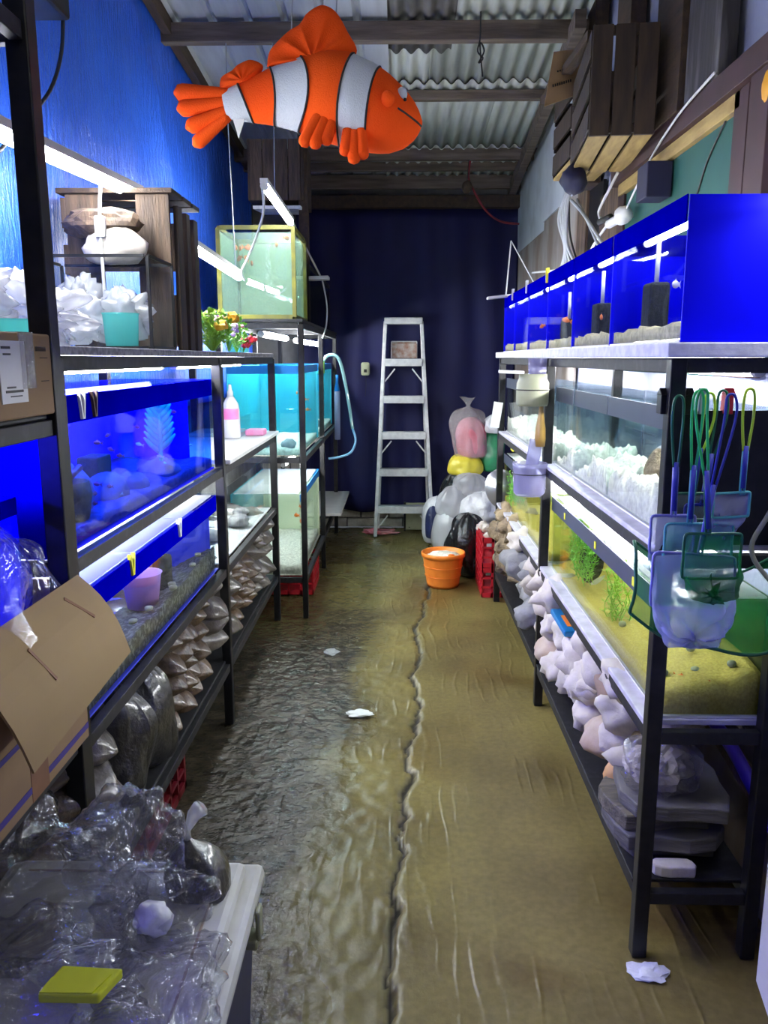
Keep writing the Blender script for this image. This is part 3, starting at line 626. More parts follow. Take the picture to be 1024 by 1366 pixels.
# ================================================================ CLOWNFISH PLUSH
def plush():
    fx = lambda p: -.684 + (p - 233) * .002278
    fz = lambda q: 2.134 - (q - 150) * .0021
    Y0 = 2.6
    T = [(296,124,156),(303,120,158),(318,112,162),(335,106,164),(362,92,168),(385,84,174),(410,76,182),(440,70,193),(470,74,202),(500,88,206),(520,102,206),(540,121,200),(552,137,190),(559,150,180),(563,163,168)]
    def sec(p):
        p = max(T[0][0], min(T[-1][0], p))
        for a, b in zip(T, T[1:]):
            if p <= b[0]:
                k = (p - a[0]) / (b[0] - a[0]); return a[1]+(b[1]-a[1])*k, a[2]+(b[2]-a[2])*k
    seams = [(298,300,304),(318,328,338),(362,371,366),(402,416,398),(474,456,452),(508,493,487),(563,563,563)]
    def sx(s, v):
        a, b, c = s; return a*(1-v)*(1-2*v) + 4*b*v*(1-v) + c*v*(2*v-1)
    def pt(p, th):
        t_, b_ = sec(p); zc = (t_+b_)/2; hh = (b_-t_)/2
        th_k = min(1, .62 + .5*(1-abs(p-470)/180))
        return Vector((fx(p), Y0 + hh*.0021*.78*th_k*math.sin(th), fz(zc - hh*math.cos(th))))
    t = thing('clownfish_plush', 'big orange and pale grey banded clownfish plush hanging from the roof', 'plush toy', (fx(430), Y0, fz(232)))
    names = [('tail_band','whiteplush'),('rear_body','orangeplush'),('middle_band','whiteplush'),('middle_body','orangeplush'),('head_band','whiteplush'),('head','orangeplush')]
    parts = []
    for (nme, mm), sa, sb in zip(names, seams, seams[1:]):
        nu = 14; nv = 40; b = MB()
        def fn(u, w):
            th = 2*math.pi*w; v = (1-math.cos(th))/2
            uu = u if nme != 'head' else 1-(1-u)**1.6
            p = sx(sa, v)*(1-uu) + sx(sb, v)*uu
            q = pt(p, th); wr_ = .004*noise.noise(q*14) + .006*noise.noise(q*6); q.y += wr_; q.z += wr_*.5
            return tuple(q)
        b.grid(nu, nv, fn); parts.append(b.build(nme, K[mm], t, smooth=True))
    for s in seams[1:-1]:
        ring = []
        for k in range(41):
            th = 2*math.pi*k/40; v = (1-math.cos(th))/2; q = pt(sx(s, v), th); c = Vector((q.x, Y0, q.z)); d = pt(sx(s, v), th) - Vector((q.x, Y0, fz(sum(sec(sx(s, v)))/2)))
            ring.append(q + d.normalized()*.001)
        MB().tube(ring, .0032, 6, caps=False).build('seam', K['seam'], t, smooth=True)
    def fin(nme, out, cpx, th, lobes=0, y=0, tilt=0):
        c = cpx; n = len(out)*6; P2 = catmull([(a, b, 0) for a, b in out + [out[0]]], 6)[:-1]; n = len(P2)
        b = MB(); rings = [1, .97, .88, .72, .5, .25]
        vs = []
        for sgn in (1, -1):
            for s in rings:
                for i, q in enumerate(P2):
                    an = math.atan2(q.y-c[1], q.x-c[0]); g = 1 - .35*abs(math.sin(an*lobes)) if lobes else 1
                    px = c[0] + (q.x-c[0])*s; py = c[1] + (q.y-c[1])*s
                    yy = Y0 + y + tilt*(py-c[1])*.002 + sgn*th*math.sqrt(max(0, 1-s*s))*g
                    vs.append((fx(px), yy, fz(py)))
            vs.append((fx(c[0]), Y0 + y + sgn*th, fz(c[1])))
        fs = []; m = len(rings)*n + 1
        for h_ in (0, 1):
            o = h_*m
            for r_ in range(len(rings)-1):
                for i in range(n):
                    q = (o+r_*n+i, o+r_*n+(i+1) % n, o+(r_+1)*n+(i+1) % n, o+(r_+1)*n+i); fs.append(q if h_ else q[::-1])
            for i in range(n): fs.append((o+(len(rings)-1)*n+i, o+(len(rings)-1)*n+(i+1) % n, o+m-1))
        b.add(vs, fs); return b.build(nme, K['orangeplush'], t, smooth=True)
    fin('dorsal_fin', [(358,90),(362,70),(376,54),(390,42),(402,35),(411,22),(424,13),(435,11),(450,20),(464,44),(476,74),(440,90),(400,96)], (420,88), .045, 5)
    fin('rear_dorsal_fin', [(294,120),(297,104),(310,96),(322,86),(338,81),(353,90),(340,106),(315,116)], (326,112), .03, 5)
    def lobes(nme, ls, y=0, tilt=0):
        b = MB(); ym = Y0 + y
        for (a, b_, r0, r1) in ls:
            pts = []; rs = []
            for k in range(13):
                q = k/12; px = a[0]+(b_[0]-a[0])*q; py = a[1]+(b_[1]-a[1])*q
                rr = r0+(r1-r0)*q; e = (q-.80)/.20
                if e > 0: rr *= math.sqrt(max(.0, 1-e*e*.97))
                pts.append((fx(px), ym + tilt*(py-a[1])*.002, fz(py))); rs.append(max(.001, rr*.0021))
            b.tube(pts, rs, 14)
        return b.build(nme, K['orangeplush'], t, smooth=True)
    lobes('tail_fin', [((306,126),(233,124),8,14),((306,136),(236,146),8,13),((307,147),(247,172),8,12),((305,155),(256,196),7,11)])
    lobes('pelvic_fin', [((428,164),(407,208),8,9.5),((437,166),(421,211),8,9.5),((446,170),(436,205),8,9)], y=-.06, tilt=-.4)
    lobes('pelvic_fin', [((466,184),(462,220),8,9),((474,186),(474,231),8,9.5),((483,184),(486,225),8,9)], y=-.065, tilt=-.3)
    hd = parts[-1]
    q = pt(518, -math.pi*.5); MB().blob((q.x, q.y-.006, fz(146)), (.020, .02, .023), amp=0, sub=3).build('side_fin', K['orangeplush'], t, smooth=True)
    q = pt(536, -.95); MB().blob((q.x, q.y-.001, q.z), (.016, .008, .020), amp=0, sub=3).build('eye', K['whiteplush'], hd, smooth=True)
    q2 = pt(540, -1.12); MB().blob((q2.x, q2.y-.008, q2.z), (.005, .004, .005), amp=0, sub=2).build('pupil', K['seam'], hd, smooth=True)
    ms = []
    for k in range(9):
        p = 530 + 31*k/8; a, b_ = sec(p); zz = 156 + 16*k/8; cz = max(-.99, min(.99, ((a+b_)/2 - zz)/((b_-a)/2))); th = -math.acos(cz)
        q = pt(p, th); ms.append(q + Vector((.001, -.002, 0)))
    MB().tube(ms, .003, 6).build('mouth', K['seam'], hd, smooth=True)
    MB().prism([(fx(313), fz(163)), (fx(329), fz(163)), (fx(320), fz(190))], Y0-.03, Y0-.028, 'y').build('care_tag', K['white'], t)
    for p in (391, 432, 450):
        MB().tube([(fx(p), Y0, fz(24 if p > 400 else 50)), (fx(p)+.02, 2.7, rz(2.7)-.09)], .0022, 6).build('hanging_cord', K['gcord'], t)
plush()
# wire knot hanging from the second purlin
t = catmull([(.37, 4.05, 3.0), (.37, 4.05, 2.86), (.36, 4.05, 2.80), (.385, 4.05, 2.77), (.365, 4.05, 2.75), (.39, 4.05, 2.80), (.37, 4.05, 2.83), (.385, 4.05, 2.69)], 5)
o = MB().tube(t, .004, 6).build('wire_hook', K['bcord']); tag(o, 'knot of black wire hanging from the near purlin', 'wire')
o = MB().tube(catmull([(.48, 5.8, 2.72), (.47, 5.8, 2.62), (.50, 5.82, 2.55), (.60, 5.9, 2.42), (.72, 6.0, 2.36), (.86, 6.05, 2.35)], 5), .008, 6).build('red_cable', K['reddark']); tag(o, 'red cable drooping under the far roof', 'cable')
o = MB().blob((.46, 5.78, 2.55), (.035, .03, .045), seed=3, amp=.2).build('hanging_bulb_holder', K['wood'], smooth=True); tag(o, 'dark bulb holder dangling from the far purlin', 'bulb holder')
MB().tube([(.46, 5.78, 2.59), (.47, 5.8, 2.73)], .003, 6).build('cord', K['bcord'], o)
# ================================================================ LADDER
t = thing('step_ladder', 'aluminium step ladder standing against the navy curtain', 'ladder', (.04, 6.3, 0))
def lx(z, s): return (-.185 + (.185-.105)*z/1.70) if s < 0 else (.275 - (.275-.172)*z/1.70)
def ly(z): return 6.25 + .12*z/1.7
for s in (-1, 1):
    MB().obox((lx(0, s), ly(0), 0), (lx(1.68, s), ly(1.68), 1.68), .028, .06, up=(0, -1, .07)).build('rail', K['alu'], t, bevel=.003)
    MB().obox((lx(0, s)*.9, 6.44, 0), (lx(1.68, s), 6.42, 1.66), .02, .03, up=(0, -1, 0)).build('rear_leg', K['alu'], t, bevel=.003)
for z in (.235, .53, .82, 1.10, 1.385):
    y = ly(z); MB().box(lx(z, -1)+.012, lx(z, 1)-.012, y-.045, y+.04, z-.012, z+.012).box(lx(z, -1)+.012, lx(z, 1)-.012, y-.048, y-.042, z-.045, z+.012).build('step', K['alu'], t, bevel=.002)
MB().box(-.115, .182, 6.32, 6.46, 1.66, 1.71).build('top_cap', K['alu'], t, bevel=.006)
for z in (.20, .79, 1.35):
    for s in (-1, 1):
        a = lx(z, s); y = ly(z); MB().obox((a - s*.01, y-.02, z-.13), (a - s*.09, y-.02, z-.03), .012, .01).build('brace', K['alu'], t)
K['rusty'] = mat('paint_spattered_tray', (.45, .40, .36), (.30, .15, .10), rough=.7, scale=25)
MB().prism([(6.42, 1.40), (6.44, 1.40), (6.44, 1.53), (6.42, 1.51)], -.06, .14).build('paint_tray', K['rusty'], t, bevel=.003)
for a, c in (((-.06, 6.43, 1.53), (.14, 6.43, 1.53)), ((-.06, 6.43, 1.40), (-.06, 6.43, 1.53)), ((.14, 6.43, 1.40), (.14, 6.43, 1.53))):
    MB().tube([a, c], .005, 6).build('tray_wire', K['alu'], t)
# white panel, pink rag behind ladder; wall socket; 
t = thing('appliance_cover', 'white metal panel with screws leaning at the wall behind the ladder', 'panel', (.20, 6.42, 0))
MB().box(.06, .34, 6.45, 6.465, .01, .235).build('face', K['pale'], t, bevel=.003)
MB().box(.045, .06, 6.445, 6.468, 0, .24).build('edge', K['black'], t)
for x in (.09, .30): MB().lathe([(.006, 0), (.006, .004)], (x, 6.447, .03), 8).build('screw', K['black'], t)
def crumple(name, label, cat, m, c, r, seed, amp=.5, sub=4, freq=2.2, flat=.9):
    o = MB().blob(c, r, seed=seed, amp=amp, freq=freq, sub=sub, oct=4, flat=flat).build(name, K[m], smooth=True); return tag(o, label, cat)
K['pinkbag'] = mat('pink_film', (.75, .12, .18), (.65, .3, .32), rough=.3, coat=.5, bump=.01)
crumple('pink_bag', 'crumpled pink plastic bag on the floor at the foot of the ladder', 'bag', 'pinkbag', (-.15, 6.36, .012), (.13, .06, .025), 3, flat=.4)
t = thing('wall_switch', 'small white switch box on the navy curtain', 'switch', (-.265, 6.45, 1.26))
MB().box(-.302, -.232, 6.43, 6.462, 1.265, 1.37).build('housing', K['pale'], t, bevel=.016)
MB().box(-.278, -.255, 6.426, 6.431, 1.29, 1.315).build('button', K['black'], t)
MB().tube(catmull([(-.267, 6.445, 1.268), (-.262, 6.455, 1.2), (-.27, 6.46, 1.1)], 4), .002, 5).build('lead', K['bcord'], t)
# ================================================================ BUCKET, CRATES, BAGS at the far right
t = thing('bucket', 'orange plastic bucket on the floor beside the black bag', 'bucket', (.28, 4.85, 0))
MB().lathe([(.0, .004), (.094, .004), (.098, 0), (.102, .02), (.127, .185), (.129, .19), (.136, .19), (.137, .215), (.131, .218), (.125, .212), (.095, .02), (0, .018)], (.28, 4.85, 0), 40).build('shell', K['orangep'], t, smooth=True)
for z in (.07, .13): MB().tube([(.28+(.1025+z*.14)*math.cos(a*math.pi/16), 4.85+(.1025+z*.14)*math.sin(a*math.pi/16), z) for a in range(33)], .0018, 5, caps=False).build('rib', K['orangep'], t, smooth=True)
o = MB().blob((.28, 4.85, .18), (.105, .105, .035), seed=5, amp=.4, sub=3).build('foam_scraps', K['whitesand'], smooth=True); tag(o, 'pale scraps filling the orange bucket', 'scraps', kind='stuff')
o = MB().blob((.325, 4.78, .208), (.02, .014, .012), seed=8, amp=.4, sub=2).build('orange_scrap', K['orangep'], smooth=True); tag(o, 'orange scrap on top of the bucket filling', 'scrap')
def crate(name, label, m, x0, x1, y0, y1, z0, z1, cols=5, rows=3, top=False):
    t = thing(name, label, 'crate', ((x0+x1)/2, (y0+y1)/2, z0)); th = .012
    def side(nm_, f):
        b = MB()
        for r_ in range(rows+1):
            h = .028 if r_ in (0, rows) else .012; z = z0 + (z1-z0-h)*r_/rows; b.box(*f(0, 1), z, z+h)
        for c_ in range(cols+1):
            u = c_/cols; b.box(*f(max(0, u-.02), min(1, u+.02)), z0, z1)
        return b.build(nm_, K[m], t)
    side('side_panel', lambda a, b: (x0+(x1-x0)*a, x0+(x1-x0)*b, y0, y0+th))
    side('side_panel', lambda a, b: (x0+(x1-x0)*a, x0+(x1-x0)*b, y1-th, y1))
    side('end_panel', lambda a, b: (x0, x0+th, y0+th+(y1-y0-2*th)*a, y0+th+(y1-y0-2*th)*b))
    side('end_panel', lambda a, b: (x1-th, x1, y0+th+(y1-y0-2*th)*a, y0+th+(y1-y0-2*th)*b))
    MB().box(x0+th, x1-th, y0+th, y1-th, z0+.004, z0+.014).build('base', K[m], t)
    return t
crate('plastic_crate', 'upper red lattice crate below the silver lid', 'redp', .495, .80, 4.58, 4.98, .185, .365)
crate('plastic_crate', 'lower red lattice crate on the floor below the silver lid', 'redp', .495, .80, 4.58, 4.98, .002, .182)
crate('plastic_crate', 'red lattice crate under the tall left rack', 'redp', -.88, -.51, 4.62, 4.98, .002, .20)
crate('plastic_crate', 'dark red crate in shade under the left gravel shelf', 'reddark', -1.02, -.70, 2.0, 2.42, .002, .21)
def bag(name, label, m, c, rx, ry, h, seed=0, neck=.0, amp=.08, knot=False, cat='bag', fold=9, parent=None, lean=(0, 0)):
    """soft bag: bulging body, optional pinched neck with a flared top"""
    prof = [(0, 0), (.55, .0), (.85, .05), (1, .22), (1, .45), (.93, .68), (.72, .86)]
    prof += [(.22, .93), (.10, .97), (.20, 1.05), (.42, 1.0+neck)] if neck else [(.42, .96), (.15, .99), (0, 1)]
    P2 = catmull([(a, b, 0) for a, b in prof], 4); nv = len(P2) - 1; nu = 48
    def fn(u, v):
        p = P2[round(v*nv)]; a = 2*math.pi*u; d = Vector((math.cos(a), math.sin(a), 0)); r = max(0, p.x)
        n_ = noise.noise(Vector((d.x*1.5, d.y*1.5, p.y*2+seed*5.1)))*amp*2 + noise.noise(Vector((d.x*fold*.5, d.y*fold*.5, p.y*2.2+seed)))*amp
        r2 = r*(1+n_); z = max(0, p.y) * (1 + .15*n_)
        return (c[0] + d.x*r2*rx + lean[0]*p.y, c[1] + d.y*r2*ry + lean[1]*p.y, c[2] + z*h)
    b = MB(); b.grid(nu, nv, fn)
    o = b.build(name, K[m], parent, smooth=True)
    if parent is None: tag(o, label, cat)
    return o
K['greybag'] = mat('grey_film', (.42, .42, .43), (.50, .50, .52), rough=.35, coat=.4, scale=4, bump=.004)
K['whitebag'] = mat('white_film', (.78, .78, .80), (.66, .66, .70), rough=.4, coat=.3, scale=5, bump=.03, bscale=14)
K['yellowbag'] = mat('yellow_film', (.80, .68, .06), (.70, .58, .05), rough=.4, coat=.3)
K['greenbag'] = mat('green_film', (.03, .30, .12), (.02, .22, .09), rough=.4, coat=.4)
K['navybag'] = mat('navy_film', (.02, .03, .09), (.03, .04, .12), rough=.35, bump=.01)
K['film2'] = clear('milky_clear_film', (.95, .94, .95), f0=.05, f1=.5, rough=.12, diff=(.85, .8, .82), dfac=.28, bump=.03, bscale=20, trl=.4, power=2.5)
K['rosebag'] = mat('rose_contents', (.62, .16, .20), (.70, .30, .36), rough=.5, scale=7)
bag('refuse_bag', 'glossy black refuse bag between the orange bucket and red crate', 'blackbag', (.46, 5.12, .0), .13, .13, .40, 1, amp=.2)
t = thing('grey_sack', 'round grey sack with milky plastic bulging out of its top', 'bag', (.385, 5.75, 0))
bag('body', '', 'greybag', (.385, 5.75, 0), .142, .13, .34, 2, amp=.03, parent=t)
bag('plastic_liner', '', 'bagmilk', (.40, 5.75, .25), .125, .115, .24, 4, amp=.14, parent=t)
t = thing('white_sack', 'upright white sack with a navy stripe leaning by the ladder', 'bag', (.28, 6.05, 0))
bag('body', '', 'whitebag', (.29, 6.05, 0), .11, .12, .36, 6, amp=.05, parent=t)
bag('stripe', '', 'navybag', (.262, 5.965, .05), .06, .05, .25, 7, amp=.05, parent=t)
bag('white_sack', 'large white plastic sack under the knotted bags', 'whitebag', (.60, 5.72, 0), .18, .17, .30, 8, amp=.12)
bag('white_sack', 'crumpled white plastic sack lying on the large white one', 'whitebag', (.60, 5.66, .26), .16, .14, .20, 9, amp=.2)
bag('white_bag', 'small crumpled milky bag below the yellow bag', 'bagmilk', (.52, 5.75, .43), .11, .10, .15, 10, amp=.2)
bag('refuse_bag', 'black refuse bag peeking out under the yellow bag', 'blackbag', (.50, 6.15, 0), .17, .15, .56, 11, amp=.12)
bag('yellow_bag', 'yellow plastic bag squeezed under the rose coloured bag', 'yellowbag', (.50, 6.05, .53), .135, .12, .16, 12, amp=.1)
t = thing('rose_bag', 'knotted clear bag of rose coloured material on top of the bag pile', 'bag', (.55, 6.05, .66))
bag('contents', '', 'rosebag', (.56, 6.05, .665), .118, .11, .30, 13, amp=.06, parent=t, lean=(-.02, 0))
bag('film', '', 'film2', (.55, 6.05, .655), .132, .125, .40, 14, amp=.16, neck=.14, parent=t, lean=(-.03, 0))
bag('green_bag', 'green and white plastic bag behind the rose coloured bag', 'greenbag', (.71, 6.1, .55), .10, .10, .34, 15, amp=.1)
bag('white_bag', 'white carrier bag wedged behind the rack above the green bag', 'whitebag', (.72, 6.0, .85), .07, .07, .14, 16, amp=.2)
bag('white_sack', 'tall white sack filling the corner behind the silver lid', 'whitebag', (.76, 5.95, 0), .13, .14, .58, 17, amp=.12)
o = MB().lathe([(0, 0), (.06, .004), (.085, .012), (.088, .02), (.0, .03)], (0, 0, 0), 36, sx=1, sy=1.35).build('silver_lid', K['silver'], smooth=True)
o.rotation_euler = (math.radians(86), math.radians(-22), 0); o.location = (.60, 4.66, .64); tag(o, 'oval silver lid leaning behind the far right rack post', 'lid')
# small white stones in the upper red crate
wr0 = None
for k in range(16):
    x = .52 + .06*(k % 4); y = 4.62 + .085*((k//4) % 4); z = .345 + .028*((k*7) % 3)
    if wr0 is None: o = wr0 = MB().blob((0, 0, 0), (.034, .03, .026), seed=4, amp=.35, sub=2).build('pebble', K['rockw'], smooth=False)
    else: o = wr0.copy(); COL.objects.link(o)
    o.location = (x, y, z); o.rotation_euler = (R.random()*3, R.random()*3, R.random()*3)
    tag(o, 'pale pebble heaped in the upper red crate', 'stone', 'pale pebbles in the red crate')
# scraps on the floor
for k, (x, y, lb, m_) in enumerate(((-.151, 2.99, 'white scrap lying on the wet floor near the middle', 'white'), (-.32, 3.67, 'milky plastic scrap lying on the wet floor by the left rack', 'bagmilk'), (.584, 1.627, 'torn white paper scrap at the foot of the right rack', 'whitefoam'))):
    o = MB().blob((0, 0, .004), ((.05, .035, .045)[k], (.03, .04, .03)[k], .008), seed=20+k, amp=.4, freq=1.7, sub=3, flat=.3).build('scrap', K[m_], smooth=False); o.location = (x, y, 0.0); tag(o, lb, 'scrap')
# ================================================================ ROCKS on the lowest right shelf
def rockset(m, n, se, **kw):
    out = []
    for k in range(n):
        o = MB().blob((0, 0, 0), (.062, .075, .052), seed=se+k*1.7, amp=kw.get('amp', .32), freq=kw.get('freq', 1.3), sub=kw.get('sub', 3), oct=kw.get('oct', 3), facet=kw.get('facet', 0)).build('rock', K[m], smooth=kw.get('smooth', False)); out.append(o)
    return out
RW = rockset('rockw', 5, 30, amp=.45, freq=1.5, oct=4, smooth=True); RB = rockset('rockb', 4, 50, amp=.5, freq=2.0, oct=4, smooth=True); RG = rockset('rockg', 3, 70, amp=.45, freq=1.5, oct=4, smooth=True); RP = rockset('rockp', 2, 90, amp=.22, smooth=True)
used = set()
def rock(proto, loc, s, label, group, rot=None):
    if proto.name in used: o = proto.copy(); COL.objects.link(o)
    else: o = proto; used.add(proto.name)
    o.location = loc; o.scale = s; o.rotation_euler = rot or (R.uniform(-.5, .5), R.uniform(-.5, .5), R.uniform(0, 6))
    return tag(o, label, 'rock', group)
y = 2.02; k = 0
ORD2 = ['first', 'second', 'third', 'fourth', 'fifth', 'sixth', 'seventh', 'eighth', 'ninth', 'tenth', 'eleventh', 'twelfth', 'thirteenth']
while y < 4.46:
    for lay in range(3):
        for col in range(2):
            if lay > 1 and col == 0 and R.random() < (.1 if y > 3.3 else .3): continue
            if col == 1 and lay < 1: continue
            if lay == 2 and col == 0 and (2.15 < y < 2.45 or 2.5 < y < 2.82): continue
            x = .628 + col*.11 + R.uniform(-.02, .02); z = .250 + lay*.115 + R.uniform(-.008, .008)
            if z > .485: z = .485
            yy = y + R.uniform(-.03, .03) + (lay % 2)*.05; s = R.uniform(1.05, 1.35)
            if y > 3.85: pr, lb, gp = R.choice(RB), 'porous brown rock heaped on the far end of the lowest right shelf', 'porous brown rocks'
            elif y > 3.1: pr, lb, gp = (R.choice(RW), 'pale rock heaped on the lowest right shelf past the centre post', 'pale rocks past the centre post') if R.random() < .55 else (R.choice(RG), 'grey rock heaped on the lowest right shelf past the centre post', 'grey rocks past the centre post')
            else: pr, lb, gp = (R.choice(RW), 'white rock heaped on the lowest right shelf before the centre post', 'white rocks before the centre post') if R.random() < .86 else (R.choice(RP), 'peach stained rock heaped on the lowest right shelf before the centre post', 'peach rocks before the centre post')
            n_ = round((y - 2.02)/.15) if y < 3.1 else round((y - 3.1)/.15)
            if y < 3.1: n_ = 7 - n_
            kd = {'RW': 'white', 'RB': 'porous brown', 'RG': 'grey', 'RP': 'peach stained'}[[q for q in ('RW', 'RB', 'RG', 'RP') if pr in globals()[q]][0]]
            lb = '%s rock, %s %s the centre post, %s layer, %s row' % (kd, ORD2[n_], 'before' if y < 3.1 else 'past', ('bottom', 'middle', 'top')[lay], ('front', 'back')[col])
            rock(pr, (x, yy, z), (s*1.1, s*1.1, s), lb, gp); k += 1
    y += .15
# the odd pieces
t = thing('packet', 'bright blue packet with an orange print stuck among the rocks', 'packet', (.62, 2.68, .485))
K['bluepack'] = mat('blue_packet', (.01, .22, .52), (.01, .18, .45), rough=.4)
MB().box(.555, .68, 2.55, 2.80, .485, .505).build('pack', K['bluepack'], t, bevel=.004); MB().box(.575, .66, 2.60, 2.72, .5055, .5065).build('print', K['orangep'], t)
o = MB().lathe([(.0, 0), (.062, 0), (.072, .03), (.070, .085), (.052, .095), (.036, .085), (.034, .03), (0, .025)], (.625, 2.28, .435), 24).build('ring_stone', K['rockw'], smooth=True); tag(o, 'white hollowed ring stone on top of the rocks', 'stone')
bag('coral_bag', 'clear bag of white coral on the slate near the right rack end', 'film', (.655, 1.86, .345), .085, .075, .125, 31, amp=.2, neck=0, cat='bag')
o = MB().blob((.655, 1.86, .398), (.075, .065, .055), seed=5, amp=.35, freq=1.8, oct=4, sub=4, flat=.9).build('coral_piece', K['rockw']); tag(o, 'white coral lump inside the clear bag on the slate', 'coral')
def slab(label, m, x0, x1, y0, y1, z0, z1, rot=0, seed=1):
    b = MB(); n = 14
    poly = []
    for i in range(n):
        a = 2*math.pi*i/n; c, s = math.cos(a), math.sin(a); q = max(abs(c), abs(s)); r = 1/q*(1 + .16*noise.noise(Vector((c*2, s*2, seed*3.3))))
        poly.append(((x0+x1)/2 + c*r*(x1-x0)/2, (y0+y1)/2 + s*r*(y1-y0)/2))
    b.prism(poly, z0, z1, 'z'); o = b.build('stone_slab', K[m], bevel=.004); o.rotation_euler = (0, 0, rot); return tag(o, label, 'stone')
slab('lowest banded stone slab of the stack at the right rack end', 'plankstone', .56, .80, 1.80, 1.98, .183, .222, .03, 1)
slab('second banded stone slab of the stack at the right rack end', 'slate', .54, .81, 1.76, 1.96, .223, .262, -.04, 2)
slab('third mossy stone slab of the stack at the right rack end', 'plankstone', .53, .78, 1.79, 1.98, .263, .305, .05, 3)
slab('wide grey slate topping the stack at the right rack end', 'slate', .56, .82, 1.76, 2.02, .306, .343, -.08, 4)
slab('short pale stone bar lying on the front of the lowest right shelf', 'rockw', .615, .715, 1.716, 1.755, .183, .212, 0.0, 5)
K['ochre'] = mat('ochre_rock', (.55, .26, .08), (.62, .45, .25), rough=.8, scale=8, bump=.006)
for (x, yy, z, m_, r, lb) in ((.60, 1.99, .30, 'ochre', .045, 'small ochre rock at the near end of the rock pile'), (.615, 2.08, .36, 'rockw', .055, 'knobbly pale rock above the ochre rock'), (.68, 2.05, .40, 'rockb', .06, 'brown hollow rock beside the coral bag'), (.60, 2.3, .42, 'rockw', .06, 'large smooth white rock under the ring stone')):
    o = MB().blob((x, yy, z), (r, r*1.1, r*.85), seed=x*40+z*9, amp=.3, sub=3).build('rock', K[m_], smooth=True); tag(o, lb, 'rock')
# ================================================================ inside the right tanks
for (x, yy, z, r, lb, m_) in ((.68, 1.92, 1.06, .05, 'pale round rock nearest in the middle right tank', 'rockw'), (.73, 2.0, 1.09, .06, 'greenish rounded rock in the nearest middle right tank', 'rockg'), (.71, 2.17, 1.10, .05, 'upright tan stone in the nearest middle right tank', 'rockb'), (.75, 2.24, 1.11, .05, 'upright grey stone in the nearest middle right tank', 'rockg')):
    o = MB().blob((x, yy, z), (r*.8, r, r*1.1), seed=yy*9, amp=.2, sub=3).build('aquarium_rock', K[m_], smooth=True); tag(o, lb, 'rock')
def weed(label, cx, cy, z0, h, n, sp, m, se, leaf=.008):
    rr = random.Random(se); b = MB()
    for _ in range(n):
        x = cx + rr.uniform(-sp, sp)*.4; yy = cy + rr.uniform(-sp, sp); hh = h*rr.uniform(.6, 1); pts = []
        for i in range(7): pts.append(Vector((x + .012*math.sin(i*1.3+_), yy + .012*math.cos(i*1.1+_), z0 + hh*i/6)))
        b.tube(pts, [.0015]*7, 4)
        for i in range(1, 7):
            for s in range(4):
                a = s*1.57 + i; p = pts[i]; q = p + Vector((math.cos(a)*leaf*2.2, math.sin(a)*leaf*2.2, leaf*1.0)); sd = Vector((-math.sin(a), math.cos(a), 0))*leaf*.45
                b.add([p, (p+q)/2+sd, q, (p+q)/2-sd], [(0, 1, 2, 3)])
    o = b.build('water_weed', K[m]); return tag(o, label, 'plant')
weed('feathery green weed nearest in the long lowest right tank', .64, 2.25, .64, .19, 12, .05, 'plantly', 1)
weed('bushy green weed in the middle of the long lowest right tank', .64, 2.66, .65, .20, 22, .08, 'plantg', 2)
weed('pale green weed at the far end of the long lowest right tank', .66, 2.85, .65, .18, 14, .05, 'plantly', 3)
weed('green weed in the far lowest right tank', .63, 4.25, .63, .20, 26, .09, 'plantg', 4)
o = MB().blob((.68, 2.74, .70), (.04, .035, .08), seed=3, amp=.15, sub=3).build('driftwood', K['sponge'], smooth=True); tag(o, 'dark stump standing among weeds in the long lowest right tank', 'driftwood')
sn = None
for (x, yy, z) in ((.63, 1.80, .66), (.70, 1.79, .67), (.78, 1.78, .69), (.66, 1.95, .672), (.62, 2.12, .67), (.72, 1.88, .69), (.75, 2.0, .69)):
    if sn is None: o = sn = MB().blob((0, 0, 0), (.011, .011, .009), seed=2, amp=.1, sub=2).build('snail', K['pale'], smooth=True)
    else: o = sn.copy(); COL.objects.link(o)
    o.location = (x, yy, z); tag(o, 'round cream snail on the sand of the long lowest right tank', 'snail', 'cream snails on the yellow sand')
def fishmesh(m):
    b = MB(); b.blob((0, 0, 0), (.018, .005, .009), amp=0, sub=2)
    b.add([(-.015, 0, 0), (-.030, 0, .010), (-.026, 0, 0), (-.030, 0, -.010)], [(0, 1, 2), (0, 2, 3)]); b.add([(-.006, 0, .007), (.006, 0, .008), (-.002, 0, .015)], [(0, 1, 2)])
    return b.build('aquarium_fish', K[m], smooth=True)
protos = {}
def fishes(m, pts, label, group, s=1.0):
    for p in pts:
        if m not in protos: o = protos[m] = fishmesh(m)
        else: o = protos[m].copy(); COL.objects.link(o)
        o.location = p; o.rotation_euler = (0, R.uniform(-.3, .3), R.uniform(0, 6.28)); o.scale = (s, s, s)
        tag(o, label, 'fish', group)
fishes('ofish', [(.66, 2.45, 1.60), (.68, 2.5, 1.49), (.64, 2.62, 1.52)], 'small orange and white fish in the second blue top tank', 'orange fish in the second blue tank')
fishes('ofish', [(.64, 2.9, 1.50), (.66, 3.0, 1.56), (.63, 3.1, 1.53), (.65, 3.15, 1.48)], 'small orange fish in the third blue top tank', 'orange fish in the third blue tank')
fishes('ofish', [(.64, 3.4, 1.50), (.66, 3.5, 1.56), (.63, 3.6, 1.53)], 'small orange fish in the fourth blue top tank', 'orange fish in the fourth blue tank')
fishes('wfish', [(.65, 1.95, 1.56), (.66, 1.88, 1.50)], 'small white fish in the nearest blue top tank', 'white fish in the nearest blue tank')
fishes('ofish', [(.66, 1.78, .66), (.71, 1.74, .66)], 'small red fish near the sand of the long lowest right tank', 'red fish over yellow sand', .7)
